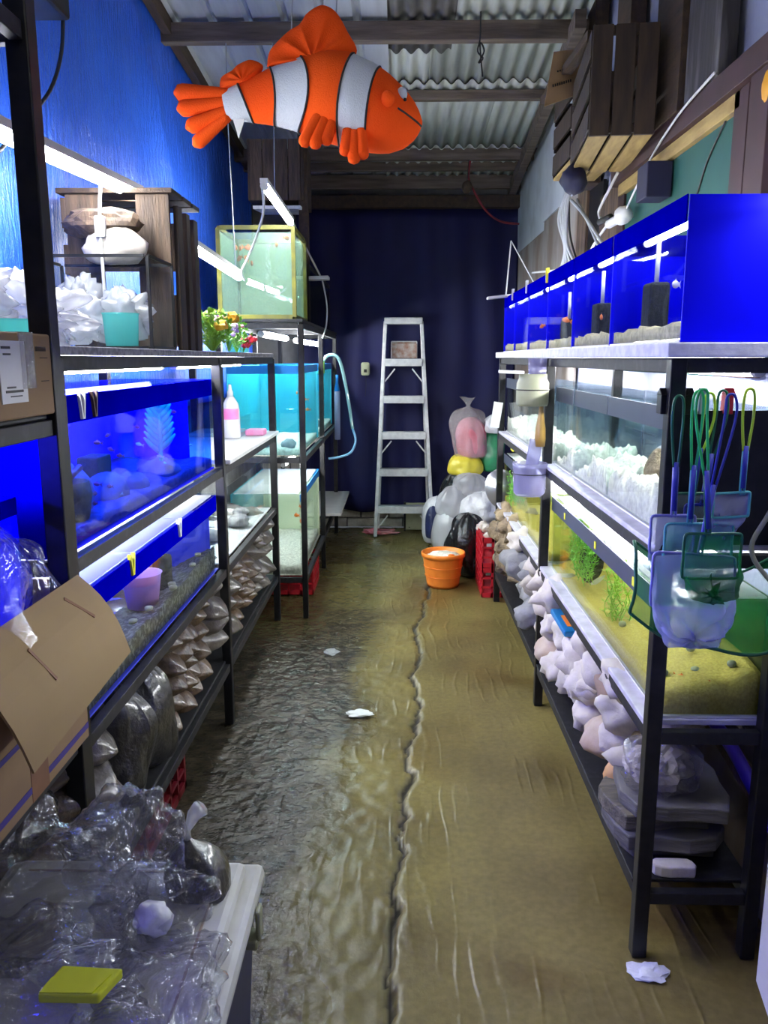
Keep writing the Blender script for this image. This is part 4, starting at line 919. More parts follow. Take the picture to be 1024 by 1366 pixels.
# ================================================================ cups hung on the centre post
t = thing('measuring_jug', 'cream plastic jar tied to the centre post under the foam sheet', 'jar', (.50, 3.03, 1.225))
MB().lathe([(0, 0), (.056, 0), (.06, .01), (.06, .085), (.052, .1), (.052, .118), (.05, .118), (.05, .1), (.055, .08), (.055, .01), (0, .008)], (.50, 3.03, 1.225), 32).build('body', K['pale'], t, smooth=True)
MB().tube([(.50+.0615*math.cos(a*.2), 3.03+.0615*math.sin(a*.2), 1.285) for a in range(32)], .002, 5).build('wire_tie', K['bcord'], t)
o = MB().lathe([(0, 0), (.030, .0), (.036, .10), (.034, .10), (.028, .004), (0, .004)], (.515, 3.03, 1.30), 24).build('cup', K['lavcup'], smooth=True); tag(o, 'clear plastic cup standing in the cream jar', 'cup')
o = MB().obox((.37, 3.02, 1.352), (.465, 3.02, 1.348), .02, .012).build('spoon_handle', K['white'], bevel=.003); tag(o, 'white handle sticking out of the cream jar', 'spoon')
t = thing('hanging_cup', 'lavender plastic cup tied to the centre post by a wire', 'cup', (.50, 3.03, .885))
MB().lathe([(0, 0), (.052, 0), (.06, .012), (.063, .105), (.066, .108), (.066, .125), (.060, .125), (.058, .012), (0, .008)], (.50, 3.03, .885), 32).build('body', K['lavcup'], t, smooth=True)
MB().tube([(.50+.066*math.cos(a*.2), 3.03+.066*math.sin(a*.2), .97) for a in range(32)], .002, 5).build('wire_tie', K['bcord'], t)
o = MB().obox((.492, 3.03, .90), (.522, 3.03, 1.10), .05, .012, up=(0, 1, 0)).build('plastic_packet', K['lavcup'], bevel=.004); tag(o, 'clear packet standing in the lavender cup', 'packet')
o = MB().lathe([(0, 0), (.018, .002), (.021, .03), (.019, .07), (.011, .12), (.009, .15), (.011, .16), (0, .162)], (.535, 3.03, 1.07), 20).build('bottle', K['brown'], smooth=True); tag(o, 'slim amber brown bottle above the lavender cup', 'bottle')
o = MB().obox((.535, 4.49, 1.02), (.555, 4.49, 1.16), .05, .008, up=(0, 1, 0)).build('paper_tag', K['white']); tag(o, 'white paper flap on the far right rack post', 'paper')
o = MB().obox((.62, 4.40, .912), (.70, 4.40, .912), .06, .025).build('yellow_sponge', K['yellow'], bevel=.004); tag(o, 'yellow sponge on the far lowest right tank', 'sponge')
# clothes pegs and clips
def peg(label, m, x, y, z, s=1, ang=0):
    t = thing('clothes_peg', label, 'clip', (x, y, z))
    for q in (-1, 1): MB().obox((x, y + q*.003, z), (x, y + q*.014*s, z + .055*s), .010, .006*s, up=(0, 1, 0)).build('jaw', K[m], t)
    return t
peg('yellow clip on the strip of the third blue top tank', 'yellow', .577, 3.24, 1.69)
peg('white clip on the strip of the fifth blue top tank', 'white', .577, 3.75, 1.69)
peg('blue clip on the strip of the farthest blue top tank', 'lav', .577, 4.2, 1.69)
peg('yellow clip on the strip of the long lower left tank', 'yellow', -.668, 1.93, .865)
peg('white clip on the strip of the long lower left tank', 'white', -.668, 2.37, .865)
peg('white clip on the strip of the deep blue tank', 'white', -.668, 1.68, 1.275)
peg('dark clip on the strip of the deep blue tank', 'maroon', -.668, 1.75, 1.275)
# ================================================================ NETS
def netmat(name, col, a):
    return clear(name, (.95, .97, .97), f0=.0, f1=.0, rough=.5, diff=col, dfac=a, trl=.45)
K['net_g'] = netmat('green_netting', (.02, .22, .06), .62); K['net_l'] = netmat('lavender_netting', (.50, .52, .85), .5)
K['net_t'] = netmat('aqua_netting', (.25, .60, .60), .55); K['net_k'] = netmat('grey_netting', (.25, .32, .32), .5); K['net_G'] = netmat('dark_green_netting', (.008, .22, .05), .60)
for n_, c_ in (('w_green', (.03, .55, .12)), ('w_lime', (.50, .75, .03)), ('w_blue', (.03, .04, .35)), ('w_dark', (.012, .13, .06)), ('w_aqua', (.12, .50, .48)), ('w_lav', (.25, .25, .62))): K[n_] = mat(n_, c_, rough=.35)
def net(label, x0, x1, zt, zb, y, bagz, nm_, wm, hooks, depth=.05, seed=0, tilt=0, cat='net', grip=None, sk=0):
    t = thing('fishing_net', label, cat, ((x0+x1)/2, y, bagz), None)
    c = [(x0, y, zt), (x1, y, zt + tilt), (x1 - sk, y, zb + tilt), (x0 + sk, y, zb), (x0, y, zt)]
    pts = []
    for a, b_ in zip(c, c[1:]):
        a = Vector(a); b_ = Vector(b_); pts += [a.lerp(b_, .08), a.lerp(b_, .5), a.lerp(b_, .92)]
    MB().tube(catmull(pts + [pts[0]], 3), .0030, 6, caps=False).build('frame', K[wm], t, smooth=True)
    w_ = x1 - x0
    def fn(u, v):
        a = 2*math.pi*u; cx_, cz_ = (x0+x1)/2, (zt+zb)/2 + tilt/2
        px, pz = math.cos(a), math.sin(a); q = max(abs(px), abs(pz)) ** .8; px /= q; pz /= q
        s = math.sqrt(max(0, 1 - v*v)); n_ = .45*noise.noise(Vector((px*2.5, pz*2.5, v*3+seed)))*v
        dz = (cz_ - (zt-zb)*.1 - bagz) * (v**.8)
        return (cx_ + px*w_/2*(s*.9+.1*(1-v)+n_), y + depth*math.sin(v*1.5)*(1+n_*2) + .03*noise.noise(Vector((px*4, pz*4, v*5+seed)))*v, max(bagz + .004*noise.noise(Vector((px*5, v*3, seed))), cz_ + pz*(zt-zb)/2*(s*.8+.2*(1-v)) - dz*(.85+.15*s)))
    b = MB(); b.grid(40, 12, fn); b.build('mesh_bag', K[nm_], t, smooth=True)
    hx, hz = hooks[0], hooks[1]; mx = (x0+x1)/2 + hooks[2]
    zz = zt + tilt/2
    g = grip or wm
    lo = zz + (hz - zz)*.42
    for q in (-1, 1):
        MB().tube(catmull([(mx + q*.004, y, zz - .004), (mx + q*.004 + (hx-mx)*.42, y, lo)], 3), .0028, 6).build('shaft', K[wm], t, smooth=True)
    MB().tube([(mx+(hx-mx)*.05, y, zz+.01), (mx+(hx-mx)*.44, y, lo+.01)], .006, 8).build('sleeve', K['w_blue'] if grip else K[wm], t, smooth=True)
    MB().tube(catmull([(mx + (hx-mx)*.42 - .004, y, lo), (hx - .012, y-.003, hz-.05), (hx-.008, y, hz), (hx+.008, y, hz), (hx + .012, y+.003, hz-.05), (mx + (hx-mx)*.42 + .004, y, lo)], 5), .0028, 6).build('handle_loop', K[g], t, smooth=True)
    return t
net('grey mesh fish net behind the others on the right rack end', .575, .645, 1.125, 1.07, 1.645, 1.0, 'net_k', 'w_dark', (.63, 1.325, .0), seed=1, grip='w_lime')
net('lavender fish net hanging at the left behind the big lavender one', .525, .615, 1.08, 1.0, 1.635, .93, 'net_l', 'w_lav', (.565, 1.32, .0), seed=2, grip='w_dark')
net('small aqua framed fish net high on the right rack end', .640, .712, 1.13, 1.08, 1.61, 1.02, 'net_l', 'w_aqua', (.695, 1.335, .02), seed=3, tilt=.004, grip='w_lime')
net('wide aqua fish net between the green and lavender nets', .552, .69, 1.065, .985, 1.625, .90, 'net_t', 'w_aqua', (.60, 1.33, -.02), seed=4, grip='w_green')
net('large lavender fish net with bulging bag on the right rack end', .523, .690, 1.012, .895, 1.60, .805, 'net_l', 'w_lav', (.655, 1.325, .01), depth=-.03, seed=5, tilt=-.012, grip='w_blue')
net('small dark green fish net in front of the lavender one', .574, .688, 1.055, .962, 1.575, .915, 'net_g', 'w_dark', (.59, 1.335, -.01), depth=-.03, seed=6, grip='w_green')
net('dark blue handled fish net at the back of the bunch', .60, .67, 1.10, 1.04, 1.655, .98, 'net_k', 'w_blue', (.66, 1.33, .0), seed=7, grip='w_dark')
# very large dark green net sheet
t = thing('fishing_net', 'very large dark green net draped across the right rack end', 'net', (.66, 1.63, .72))
b = MB()
def gfn(u, v):
    x = .50 + .34*u; zt = 1.02 - .10*math.sin(u*3.14)*.8; zb = .86 - .13*math.sin(min(1, u*1.25)*3.14*.6) + .06*u
    z = zt + (zb - zt)*v
    return (x, 1.662 - .03*math.sin(v*3.14) + .012*noise.noise(Vector((u*6, v*4, 2))), z - .03*noise.noise(Vector((u*3, v*2, 5)))*v)
b.grid(36, 14, gfn); b.build('mesh_sheet', K['net_G'], t, smooth=True)
MB().tube([gfn(i/36, 1) for i in range(37)], .004, 6).build('lower_wire', K['w_dark'], t, smooth=True)
MB().tube([gfn(0, i/14) for i in range(15)], .004, 6).build('side_wire', K['w_dark'], t, smooth=True)
MB().tube([gfn(i/36, 0) for i in range(37)], .003, 6).build('upper_wire', K['w_dark'], t, smooth=True)
for (x, lb, m_) in ((.555, 'small black clip holding nets on the black end panel', 'black'), (.605, 'black clip beside the green net handles', 'black'), (.635, 'grey clip in the middle of the net bunch', 'silver'), (.69, 'red clip holding the lime net handle', 'redp')):
    o = MB().box(x-.008, x+.008, 1.69, 1.72, 1.285, 1.325).prism([(1.685, 1.325), (1.72, 1.325), (1.70, 1.34)], x-.01, x+.01).build('binder_clip', K[m_], bevel=.002); tag(o, lb, 'clip')
o = MB().tube(catmull([(.80, 1.62, 1.40), (.79, 1.60, 1.30), (.76, 1.60, 1.12), (.72, 1.60, 1.02), (.76, 1.585, .95), (.80, 1.58, .90)], 6), .005, 6).build('air_hose', K['pale'], smooth=True); tag(o, 'cream air hose hanging beside the nets', 'hose')
o = MB().tube(catmull([(.79, 1.56, 1.42), (.775, 1.56, 1.34), (.80, 1.56, 1.28), (.83, 1.56, 1.30)], 6), .006, 6).build('black_cable', K['bcord'], smooth=True); tag(o, 'dark cable looping at the right edge above the nets', 'cable')
# blue-violet hose on the wall and white board at the right edge
K['violet'] = mat('violet_hose', (.07, .03, .55), rough=.4)
o = MB().tube(catmull([(.885, 1.4, .20), (.885, 1.8, .34), (.885, 2.1, .40), (.885, 2.5, .36)], 5), .018, 8).build('violet_hose', K['violet'], smooth=True); tag(o, 'violet hose along the wall under the right rack', 'hose')
o = MB().prism([(1.20, .0), (1.46, .13), (1.46, 1.0), (1.20, 1.0)], .745, .765).build('white_board', K['white'], bevel=.003); tag(o, 'white board standing at the right edge of the picture', 'board')
# ================================================================ RIGHT WALL : crates, cables
def slatcrate(name, label, x0, x1, y0, y1, z0, z1, m='cratedark', m_lit='crate', n=4, openx=False, nb=4):
    """fruit crate on its side: slatted front (near end) and bottom, corner battens"""
    t = thing(name, label, 'crate', ((x0+x1)/2, (y0+y1)/2, z0)); g = .012; W = (x1-x0)/n
    for k in range(n): MB().box(x0+k*W+.004, x0+(k+1)*W-.004, y0, y0+g, z0, z1).build('front_slat', K[m], t, bevel=.002)
    L_ = (x1-x0)/nb
    for k in range(nb): MB().box(x0+k*L_+.006, x0+(k+1)*L_-.006, y0+g, y1-g, z0, z0+g).build('bottom_slat', K[m_lit], t, bevel=.002)  # bottom in the brighter wood: light from the tanks painted in
    H = (z1-z0)/3
    for k in range(3):
        for xx in (x0, x1-g): MB().box(xx, xx+g, y0+g, y1-g, z0+g+k*H+.01, z0+(k+1)*H-.01).build('side_slat', K[m], t, bevel=.002)
    for k in range(3): MB().box(x0+.005, x1-.005, y1-g, y1, z0+k*H+.008, z0+(k+1)*H-.008).build('back_slat', K[m], t, bevel=.002)
    for zz in (z0+g, z1-.025): MB().box(x0+g, x1-g, y0+g, y0+g+.02, zz, zz+.025).build('batten', K[m], t)
    return t
sc_ = slatcrate('wooden_crate', 'dark slatted wooden crate hung high on the right wall', .655, .875, 2.86, 3.42, 2.13, 2.47, n=3, nb=3); sc_.rotation_euler.z = -.10
slatcrate('wooden_crate', 'smaller dark crate behind the hanging crate on the right wall', .70, .90, 3.52, 3.92, 2.20, 2.54, n=3, nb=3)
o = MB().obox((.66, 3.0, 2.486), (.66, 3.95, 2.555), .04, .03).build('wood_bar', K['wood']); tag(o, 'wooden bar running above the hanging crates', 'bar')
t = thing('cardboard_sheet', 'brown cardboard sheet with dark print leaning out of the hanging crate', 'cardboard', (.64, 3.44, 2.38))
MB().add([(.575, 3.44, 2.385), (.70, 3.45, 2.43), (.72, 3.45, 2.60), (.605, 3.44, 2.585), (.575, 3.446, 2.385), (.70, 3.456, 2.43), (.72, 3.456, 2.60), (.605, 3.446, 2.585)], [(0,1,2,3),(7,6,5,4),(0,4,5,1),(1,5,6,2),(2,6,7,3),(3,7,4,0)]).build('sheet', K['card'], t)
for k in range(9):
    x = .604 + k*.0085; z = 2.448 + (x-.575)*.27; MB().box(x, x+.0055, 3.4365, 3.4385, z, z+.010).build('printed_mark', K['black'], t)
for k in range(7):
    x = .62 + k*.009; z = 2.498 + (x-.575)*.27; MB().box(x, x+.006, 3.4365, 3.4385, z, z+.006).build('printed_mark', K['black'], t)
K['bluething'] = mat('blue_violet_cloth', (.006, .006, .035), (.005, .005, .025), rough=.7)
crumple('blue_bundle', 'blue violet cloth bundle stuffed beside the hanging crate', 'bundle', 'bluething', (.69, 3.36, 2.09), (.05, .06, .055), 5, amp=.2, sub=3, flat=None)
o = MB().box(.83, .915, 2.86, 2.98, 1.935, 2.05).build('junction_box', K['bluething'], bevel=.004); tag(o, 'dark blue electrical box below the rail on the right wall', 'electrical box')
def cable(label, m, pts, r=.006):
    o = MB().tube(catmull(pts, 6), r, 6).build('cable', K[m], smooth=True); return tag(o, label, 'cable')
cable('white cable running along the maroon rail on the right wall', 'cord', [(.872, 2.42, 2.178), (.872, 2.7, 2.15), (.872, 2.95, 2.09), (.87, 3.12, 2.02), (.87, 3.25, 1.96)], .004)
o = thing('power_plug', 'white plugs joined beneath the hanging crate', 'plug', (.87, 3.28, 1.90))
MB().blob((.87, 3.28, 1.945), (.035, .045, .035), seed=2, amp=.15, sub=3).build('adapter', K['white'], o, smooth=True); MB().tube([(.865, 3.30, 1.94), (.85, 3.42, 1.935)], .018, 10).build('plug_body', K['white'], o, smooth=True); MB().tube([(.85, 3.40, 1.96), (.83, 3.50, 1.955)], .013, 10).build('black_plug', K['bcord'], o, smooth=True)
for k in range(5):
    cable(['grey cable of the bunch, nearest to the hanging crate', 'second grey cable of the bunch below the crates', 'third grey cable of the bunch below the crates', 'fourth grey cable of the bunch below the crates', 'farthest grey cable of the bunch below the crates'][k], 'gcord', [(.74, 3.60+.04*k, 2.12), (.72, 3.62+.05*k, 2.06-.01*k), (.73+.01*k, 3.66+.06*k, 1.90), (.76, 3.55+.10*k, 1.78), (.78, 3.45+.12*k, 1.725)], .007)
cable('grey cable crossing from the bunch to the nearer tank', 'gcord', [(.73, 3.60, 2.06), (.74, 3.42, 1.98), (.76, 3.2, 1.85), (.77, 3.0, 1.735)], .007)
cable('grey cable dropping straight beside the plug', 'gcord', [(.75, 3.58, 2.06), (.77, 3.4, 1.92), (.78, 3.2, 1.78), (.78, 3.1, 1.735)], .006)
cable('white cable rising from the tank to the plug', 'cord', [(.85, 3.42, 1.94), (.82, 3.5, 1.88), (.80, 3.6, 1.80), (.80, 3.62, 1.73)], .006)
cable('white loop of cable above the black plug', 'cord', [(.84, 3.48, 1.95), (.83, 3.52, 2.0), (.84, 3.42, 2.06), (.86, 3.36, 2.12)], .006)
cable('black cable curving down the grey bunch', 'bcord', [(.74, 3.7, 2.08), (.76, 3.75, 1.95), (.78, 3.7, 1.84), (.80, 3.6, 1.73)], .005)
cable('thin black cable on the green panel', 'bcord', [(.915, 2.42, 2.06), (.917, 2.55, 1.98), (.917, 2.62, 1.90), (.917, 2.68, 1.88), (.917, 2.76, 1.89)], .003)
cable('white cord strung between the weathered plywood and the lamp board', 'cord', [(.80, 3.9, 1.85), (.80, 4.2, 1.84), (.78, 4.6, 1.87), (.76, 4.75, 1.88)], .006)
t = thing('lamp_board', 'white lamp board hung over the farthest blue top tank', 'lamp', (.55, 4.40, 1.72))
MB().obox((.47, 4.42, 1.715), (.60, 4.42, 1.73), .06, .014).build('board', K['white'], t, bevel=.003)
MB().tube([(.57, 4.42, 1.735), (.60, 4.5, 2.02)], .004, 6).build('cord', K['cord'], t); MB().tube([(.60, 4.5, 2.02), (.72, 4.45, 1.80), (.74, 4.4, 1.73)], .003, 6).build('cord', K['cord'], t)
K['amber'] = mat('amber_yellow', (.70, .32, .01), rough=.5)
crumple('amber_tape', 'amber yellow tape roll hung at the top right frame post', 'tape', 'amber', (.905, 2.12, 2.05), (.02, .04, .05), 2, amp=.15, sub=3, flat=None)
# ================================================================ GRAVEL BAGS on the lowest left shelf
K['gb_tan'] = mat('bagged_tan_gravel', (.115, .068, .034), (.06, .036, .018), rough=.45, coat=.8, scale=60, rand=.25, bump=.003)
K['gb_grey'] = mat('bagged_grey_gravel', (.135, .115, .10), (.068, .058, .050), rough=.45, coat=.8, scale=40, rand=.25, bump=.003)
K['gb_dark'] = mat('bagged_dark_gravel', (.020, .019, .018), (.07, .066, .06), rough=.4, coat=.9, scale=45, rand=.2, bump=.004, lo=.5, hi=.8)
def bagmesh(m, rw, rh, ln, seed):
    P_ = [(0, -.5), (.75, -.49), (.98, -.38), (1, -.1), (1, .12), (.88, .28), (.58, .40), (.22, .475), (.08, .50), (0, .505)]
    P2 = catmull([(a, b, 0) for a, b in P_], 3); n = len(P2)-1
    def fn(u, v):
        p = P2[round(v*n)]; a = 2*math.pi*u; d = Vector((0, math.cos(a), math.sin(a)))
        k = 1 + .30*noise.noise(Vector((p.y*5, d.y*1.8, d.z*1.8+seed))) + .10*noise.noise(Vector((p.y*14, d.y*5, d.z*5+seed)))
        return (p.y*ln, d.y*max(0, p.x)*rw*k, d.z*max(0, p.x)*rh*k - .02*(p.y+.5)*.5)
    b = MB(); b.grid(20, n, fn); return b.build('gravel_bag', K[m], smooth=True)
GB = {}
def gbag(m, big, loc, label, group):
    key = (m, big)
    if key not in GB: GB[key] = [bagmesh(m, .072 if not big else .10, .046 if not big else .062, .30 if not big else .34, s*3.1) for s in (1, 2)]
    pr = R.choice(GB[key])
    if pr.get('label'): o = pr.copy(); COL.objects.link(o)
    else: o = pr
    o.location = loc; o.rotation_euler = (R.uniform(-.35, .35), R.uniform(-.06, .22), R.uniform(-.30, .22)); tag(o, label, 'gravel bag', group)
ORD = ['first', 'second', 'third', 'fourth', 'fifth', 'sixth', 'seventh', 'eighth', 'ninth', 'tenth', 'eleventh', 'twelfth', 'thirteenth', 'fourteenth']
LAY = ['bottom', 'second', 'third', 'fourth', 'fifth', 'sixth']
NCOL = [0]
def column(y, n, m, big, label, group, dx=0, dz=None):
    h = dz or (.072 if big else .058); NCOL[0] += 1
    kind = {'gb_tan': 'tan', 'gb_grey': 'greyish'}[m]
    for k in range(n):
        label = '%s%s gravel bag, %s of the %s stack from the near left post' % ('large ' if big else '', kind, LAY[k] if k else 'lowest', ORD[NCOL[0]-1])
        if k: label = label.replace(' of the', ' from bottom of the')
        gbag(m, big, (-.80 + dx + R.uniform(-.012, .012) - .004*k, y + R.uniform(-.012, .012), .262 + h*.55 + k*h), label, group)
column(1.50, 4, 'gb_tan', True, 'large tan gravel bag stacked behind the near left post', 'large tan bags by the near post')
column(1.70, 4, 'gb_grey', True, 'large greyish gravel bag in the near stack on the low left shelf', 'large greyish bags near the post', dx=-.01)
for (y, lb) in ((1.90, 'nearer tall sack of dark gravel on the low left shelf'), (2.08, 'farther tall sack of dark gravel on the low left shelf')):
    bag('gravel_sack', lb, 'gb_dark', (-.79, y, .262), .15, .085, .335, y, amp=.12, cat='gravel bag', fold=14)
for y in (2.24, 2.37): column(y, 5, 'gb_tan', False, 'tan gravel bag in the pointed stacks beyond the dark sacks', 'tan bags beyond the dark sacks', dx=.02)
for y in (2.52, 2.66): column(y, 5, 'gb_tan', False, 'tan gravel bag in the stacks just before the second left post', 'tan bags before the second post', dx=.0)
column(2.80, 4, 'gb_grey', True, 'pale grey gravel bag beside the second left post', 'pale bags at the second post', dz=.074)
column(3.02, 4, 'gb_grey', True, 'pale crumpled gravel bag under the open glass tank', 'pale bags under the open tank', dz=.074)
for y in (3.19, 3.33, 3.47): column(y, 5, 'gb_tan', False, 'tan gravel bag in the stacks under the open glass tank', 'tan bags under the open tank', dx=.02)
for y in (3.62, 3.77): column(y, 5, 'gb_grey', False, 'greyish gravel bag in the stacks under the far end of the open tank', 'grey bags under the open tank', dx=.02)
column(3.95, 4, 'gb_grey', True, 'pale gravel bag beside the third left post', 'pale bags at the third post', dz=.074)
# ================================================================ CARTONS
def lines(t, x, rows, m='black', w_=.0008):
    for (y0, y1, z, h) in rows: MB().box(x, x + w_, y0, y1, z, z+h).build('printed_mark', K[m], t)
t = thing('cardboard_carton', 'closed brown carton with white label and clear tape at the left edge', 'box', (-.80, 1.2, 1.301))
MB().box(-.95, -.628, .90, 1.462, 1.301, 1.442).build('carton', K['card'], t, bevel=.004)
MB().box(-.6278, -.6262, 1.262, 1.352, 1.328, 1.428).build('paper_label', K['white'], t)
K['tape'] = clear('clear_tape', (.9, .88, .85), f0=.15, f1=.7, rough=.15, diff=(.6, .55, .5), dfac=.3, bump=.01, bscale=60)
MB().box(-.6279, -.6255, 1.335, 1.385, 1.35, 1.443).box(-.9, -.6255, 1.335, 1.385, 1.4425, 1.4435).build('packing_tape', K['tape'], t)
lines(t, -.6262, [(1.27, 1.30, 1.415, .004), (1.275, 1.30, 1.405, .003), (1.28, 1.31, 1.352, .003), (1.275, 1.335, 1.345, .004), (1.29, 1.33, 1.338, .002)])
lines(t, -.6278, [(1.395, 1.435, 1.412, .008), (1.41, 1.41+.03, 1.36, .0015), (1.41, 1.44, 1.40, .0015)], 'wood')
# open carton with its flap hanging over the front
t = thing('open_carton', 'open brown carton with violet stripe and a hanging slotted flap', 'box', (-.80, 1.18, .665))
x0, x1, y0, y1, z0, z1, c = -1.0, -.615, .88, 1.468, .662, .985, .005
MB().box(x1-c, x1, y0, y1, z0, z1).build('front_wall', K['card'], t); MB().box(x0, x0+c, y0, y1, z0, z1).build('back_wall', K['card'], t)
MB().box(x0+c, x1-c, y1-c, y1, z0, z1).build('end_wall', K['card'], t); MB().box(x0+c, x1-c, y0, y0+c, z0, z1).build('end_wall', K['card'], t)
MB().box(x0+c, x1-c, y0+c, y1-c, z0, z0+c).build('base', K['card'], t)
K['cardstripe'] = mat('violet_print', (.05, .03, .22), rough=.7); K['cardbrown'] = mat('brown_print', (.22, .10, .045), rough=.7)
MB().box(x1, x1+.0008, y0, y1, z0+.018, z0+.030).build('violet_stripe', K['cardstripe'], t)
MB().box(x1, x1+.0008, y0, y1-.1, z0+.115, z0+.125).build('violet_stripe', K['cardstripe'], t)
MB().box(x1, x1+.0010, 1.22, 1.285, z0+.0, z0+.12).build('brown_print', K['cardbrown'], t)
MB().box(x1, x1+.0007, .9, 1.20, z0+.14, z0+.25).build('brown_print', K['cardbrown'], t)
MB().box(x1, x1+.0010, 1.452, 1.4685, z0+.12, z0+.19).build('violet_stripe', K['bluestrip'], t)
A_, B_, C_, D_ = Vector((x1, 1.02, .992)), Vector((x1, 1.468, .992)), Vector((-.525, 1.475, .835)), Vector((-.54, 1.08, .795))
nrm = (B_-A_).cross(D_-A_).normalized()*.004
def flap(u, v): return A_.lerp(B_, u).lerp(D_.lerp(C_, u), v) + Vector((.012*math.sin(v*3.14), 0, .012*math.sin(v*3.14)))
b = MB(); b.grid(8, 6, lambda u, v: tuple(flap(u, v))); fl = b.build('flap', K['cardin'], t, solid=.004)
for (u0, v0, u1, v1) in ((.33, .28, .36, .62), (.76, .12, .84, .45)):
    MB().obox(flap(u0, v0)-nrm*.7, flap(u1, v1)-nrm*.7, .006, .003, up=nrm).obox(flap(u0, v0)+nrm*.7, flap(u1, v1)+nrm*.7, .006, .003, up=nrm).build('slot', K['cardbrown'], fl)
bag('plastic_bag', 'inflated clear plastic bag in the open carton lit violet', 'bag', (-.80, 1.22, .86), .19, .20, .30, 41, amp=.14, fold=16)
bag('plastic_bag', 'second clear plastic bag tucked beside the inflated one', 'bag', (-.70, 1.38, .92), .08, .09, .16, 42, amp=.2, fold=16)
# ================================================================ COOLER
K['coolblue'] = mat('navy_cooler_plastic', (.010, .014, .075), rough=.45); K['coolw'] = mat('grubby_white_lid', (.66, .65, .60), (.50, .48, .42), rough=.5, scale=7, bump=.001)
t = thing('cooler', 'navy cool box with grubby white lid in the near left corner', 'cool box', (-.50, 1.05, 0))
b = MB(); b.add([(-.72, .66, 0), (-.295, .66, 0), (-.295, 1.37, 0), (-.72, 1.37, 0), (-.74, .64, .395), (-.275, .64, .395), (-.275, 1.385, .395), (-.74, 1.385, .395)], [(0,3,2,1),(4,5,6,7),(0,1,5,4),(1,2,6,5),(2,3,7,6),(3,0,4,7)])
b.build('body', K['coolblue'], t, bevel=.02)
ld = MB().box(-.755, -.258, .625, 1.402, .395, .432).box(-.725, -.288, .655, 1.372, .428, .456).build('lid', K['coolw'], t, bevel=.014)
MB().box(-.69, -.33, .70, .704, .4555, .458).box(-.69, -.33, 1.33, 1.334, .4555, .458).box(-.332, -.328, .70, 1.334, .4555, .458).build('lid_groove', K['rusty'], ld)
MB().box(-.256, -.247, 1.27, 1.30, .36, .42).box(-.275, -.252, 1.265, 1.305, .345, .365).build('latch', K['pale'], t, bevel=.004)
def film(name, label, c, r, seed, m='film', amp=.5, sub=5, freq=1.5, flat=.5): return crumple(name, label, 'bag', m, c, r, seed, amp=amp, sub=sub, freq=freq, flat=flat)
film('plastic_bag', 'heap of crumpled clear plastic covering the left of the cooler lid', (-.63, 1.20, .515), (.17, .19, .11), 3)
film('plastic_bag', 'crumpled clear film at the front of the cooler lid', (-.58, 1.00, .49), (.17, .15, .05), 7)
film('plastic_bag', 'big puffed clear bag standing on the cooler lid', (-.475, 1.27, .545), (.095, .085, .105), 11, amp=.35)
film('plastic_bag', 'flat clear bag with violet sheen under the puffed one', (-.405, 1.22, .485), (.09, .085, .05), 15, amp=.4)
film('plastic_bag', 'thin clear film trailing to the near edge of the cooler lid', (-.36, 1.02, .468), (.10, .12, .014), 19, amp=.5)
crumple('paper_ball', 'crumpled white paper knot in front of the puffed bag', 'paper', 'whitefoam', (-.400, 1.15, .500), (.030, .026, .028), 4, amp=.35, sub=3, flat=None)
t = thing('gravel_bag', 'clear tied bag of black gravel on the far corner of the cooler lid', 'bag', (-.345, 1.30, .457))
b = MB(); P_ = [(-.05, -.03), (.06, -.045), (.05, .05), (-.045, .045)]
def tb(u, v):
    a = 2*math.pi*u; ca, sa = math.cos(a), math.sin(a); q = max(abs(ca), abs(sa))**.7
    r = [1.0, 1.02, .98, .85, .55, .16, .10][round(v*6)]; z = [0, .02, .045, .07, .09, .105, .112][round(v*6)]
    return (-.355 + ca/q*.052*r*(1+.1*noise.noise(Vector((ca*2, sa*2, z*20)))) - z*.18, 1.285 + sa/q*.045*r, .458 + z*.9)
b.grid(28, 6, tb); b.build('contents', K['gb_dark'], t, smooth=True)
MB().tube([(-.375, 1.285, .555), (-.375, 1.287, .572), (-.363, 1.29, .600), (-.350, 1.29, .614)], [.007, .006, .013, .016], 8).build('knot', K['bagmilk'], t, smooth=True)
t = thing('yellow_packet', 'bright yellow folded packet on the cooler lid', 'packet', (-.445, .94, .525)); K['lime'] = mat('yellow_green_packet', (.62, .66, .01), (.56, .60, .01), rough=.45)
MB().prism([(-.495, .945), (-.41, .945), (-.393, .995), (-.483, 1.0)], .525, .540, 'z').build('pack', K['lime'], t, bevel=.003); MB().prism([(-.493, .947), (-.42, .947), (-.405, .982), (-.487, .975)], .5402, .5418, 'z').build('folded_flap', K['lime'], t)
# ================================================================ TOP LEFT SHELF
t = thing('wooden_crate', 'weathered slatted crate standing on the top left shelf', 'crate', (-.87, 2.78, 1.425))
for (y0, y1) in ((2.63, 2.70), (2.735, 2.795), (2.83, 2.90)):
    MB().prism([(y0, 1.425), (y1, 1.425), (y1-.005, 1.86+.05*(2.9-y0)), (y0+.012, 1.86+.05*(2.9-y0))], -.715, -.70).build('upright_slat', K['cratedark'], t, bevel=.002)
MB().box(-.82, -.715, 2.60, 2.612, 1.425, 1.90).build('end_board', K['woodz'], t, bevel=.002)
MB().box(-1.04, -.93, 2.60, 2.612, 1.425, 1.90).build('end_board', K['woodz'], t, bevel=.002)
for (y0, y1) in ((2.58, 2.70), (2.72, 2.82), (2.84, 2.93)): MB().box(-1.06, -.70, y0, y1, 1.90, 1.915).build('top_slat', K['wood'], t, bevel=.002)
for z in (1.50, 1.66, 1.80): MB().box(-1.055, -1.04, 2.60, 2.92, z, z+.09).build('side_slat', K['woodz'], t, bevel=.002)
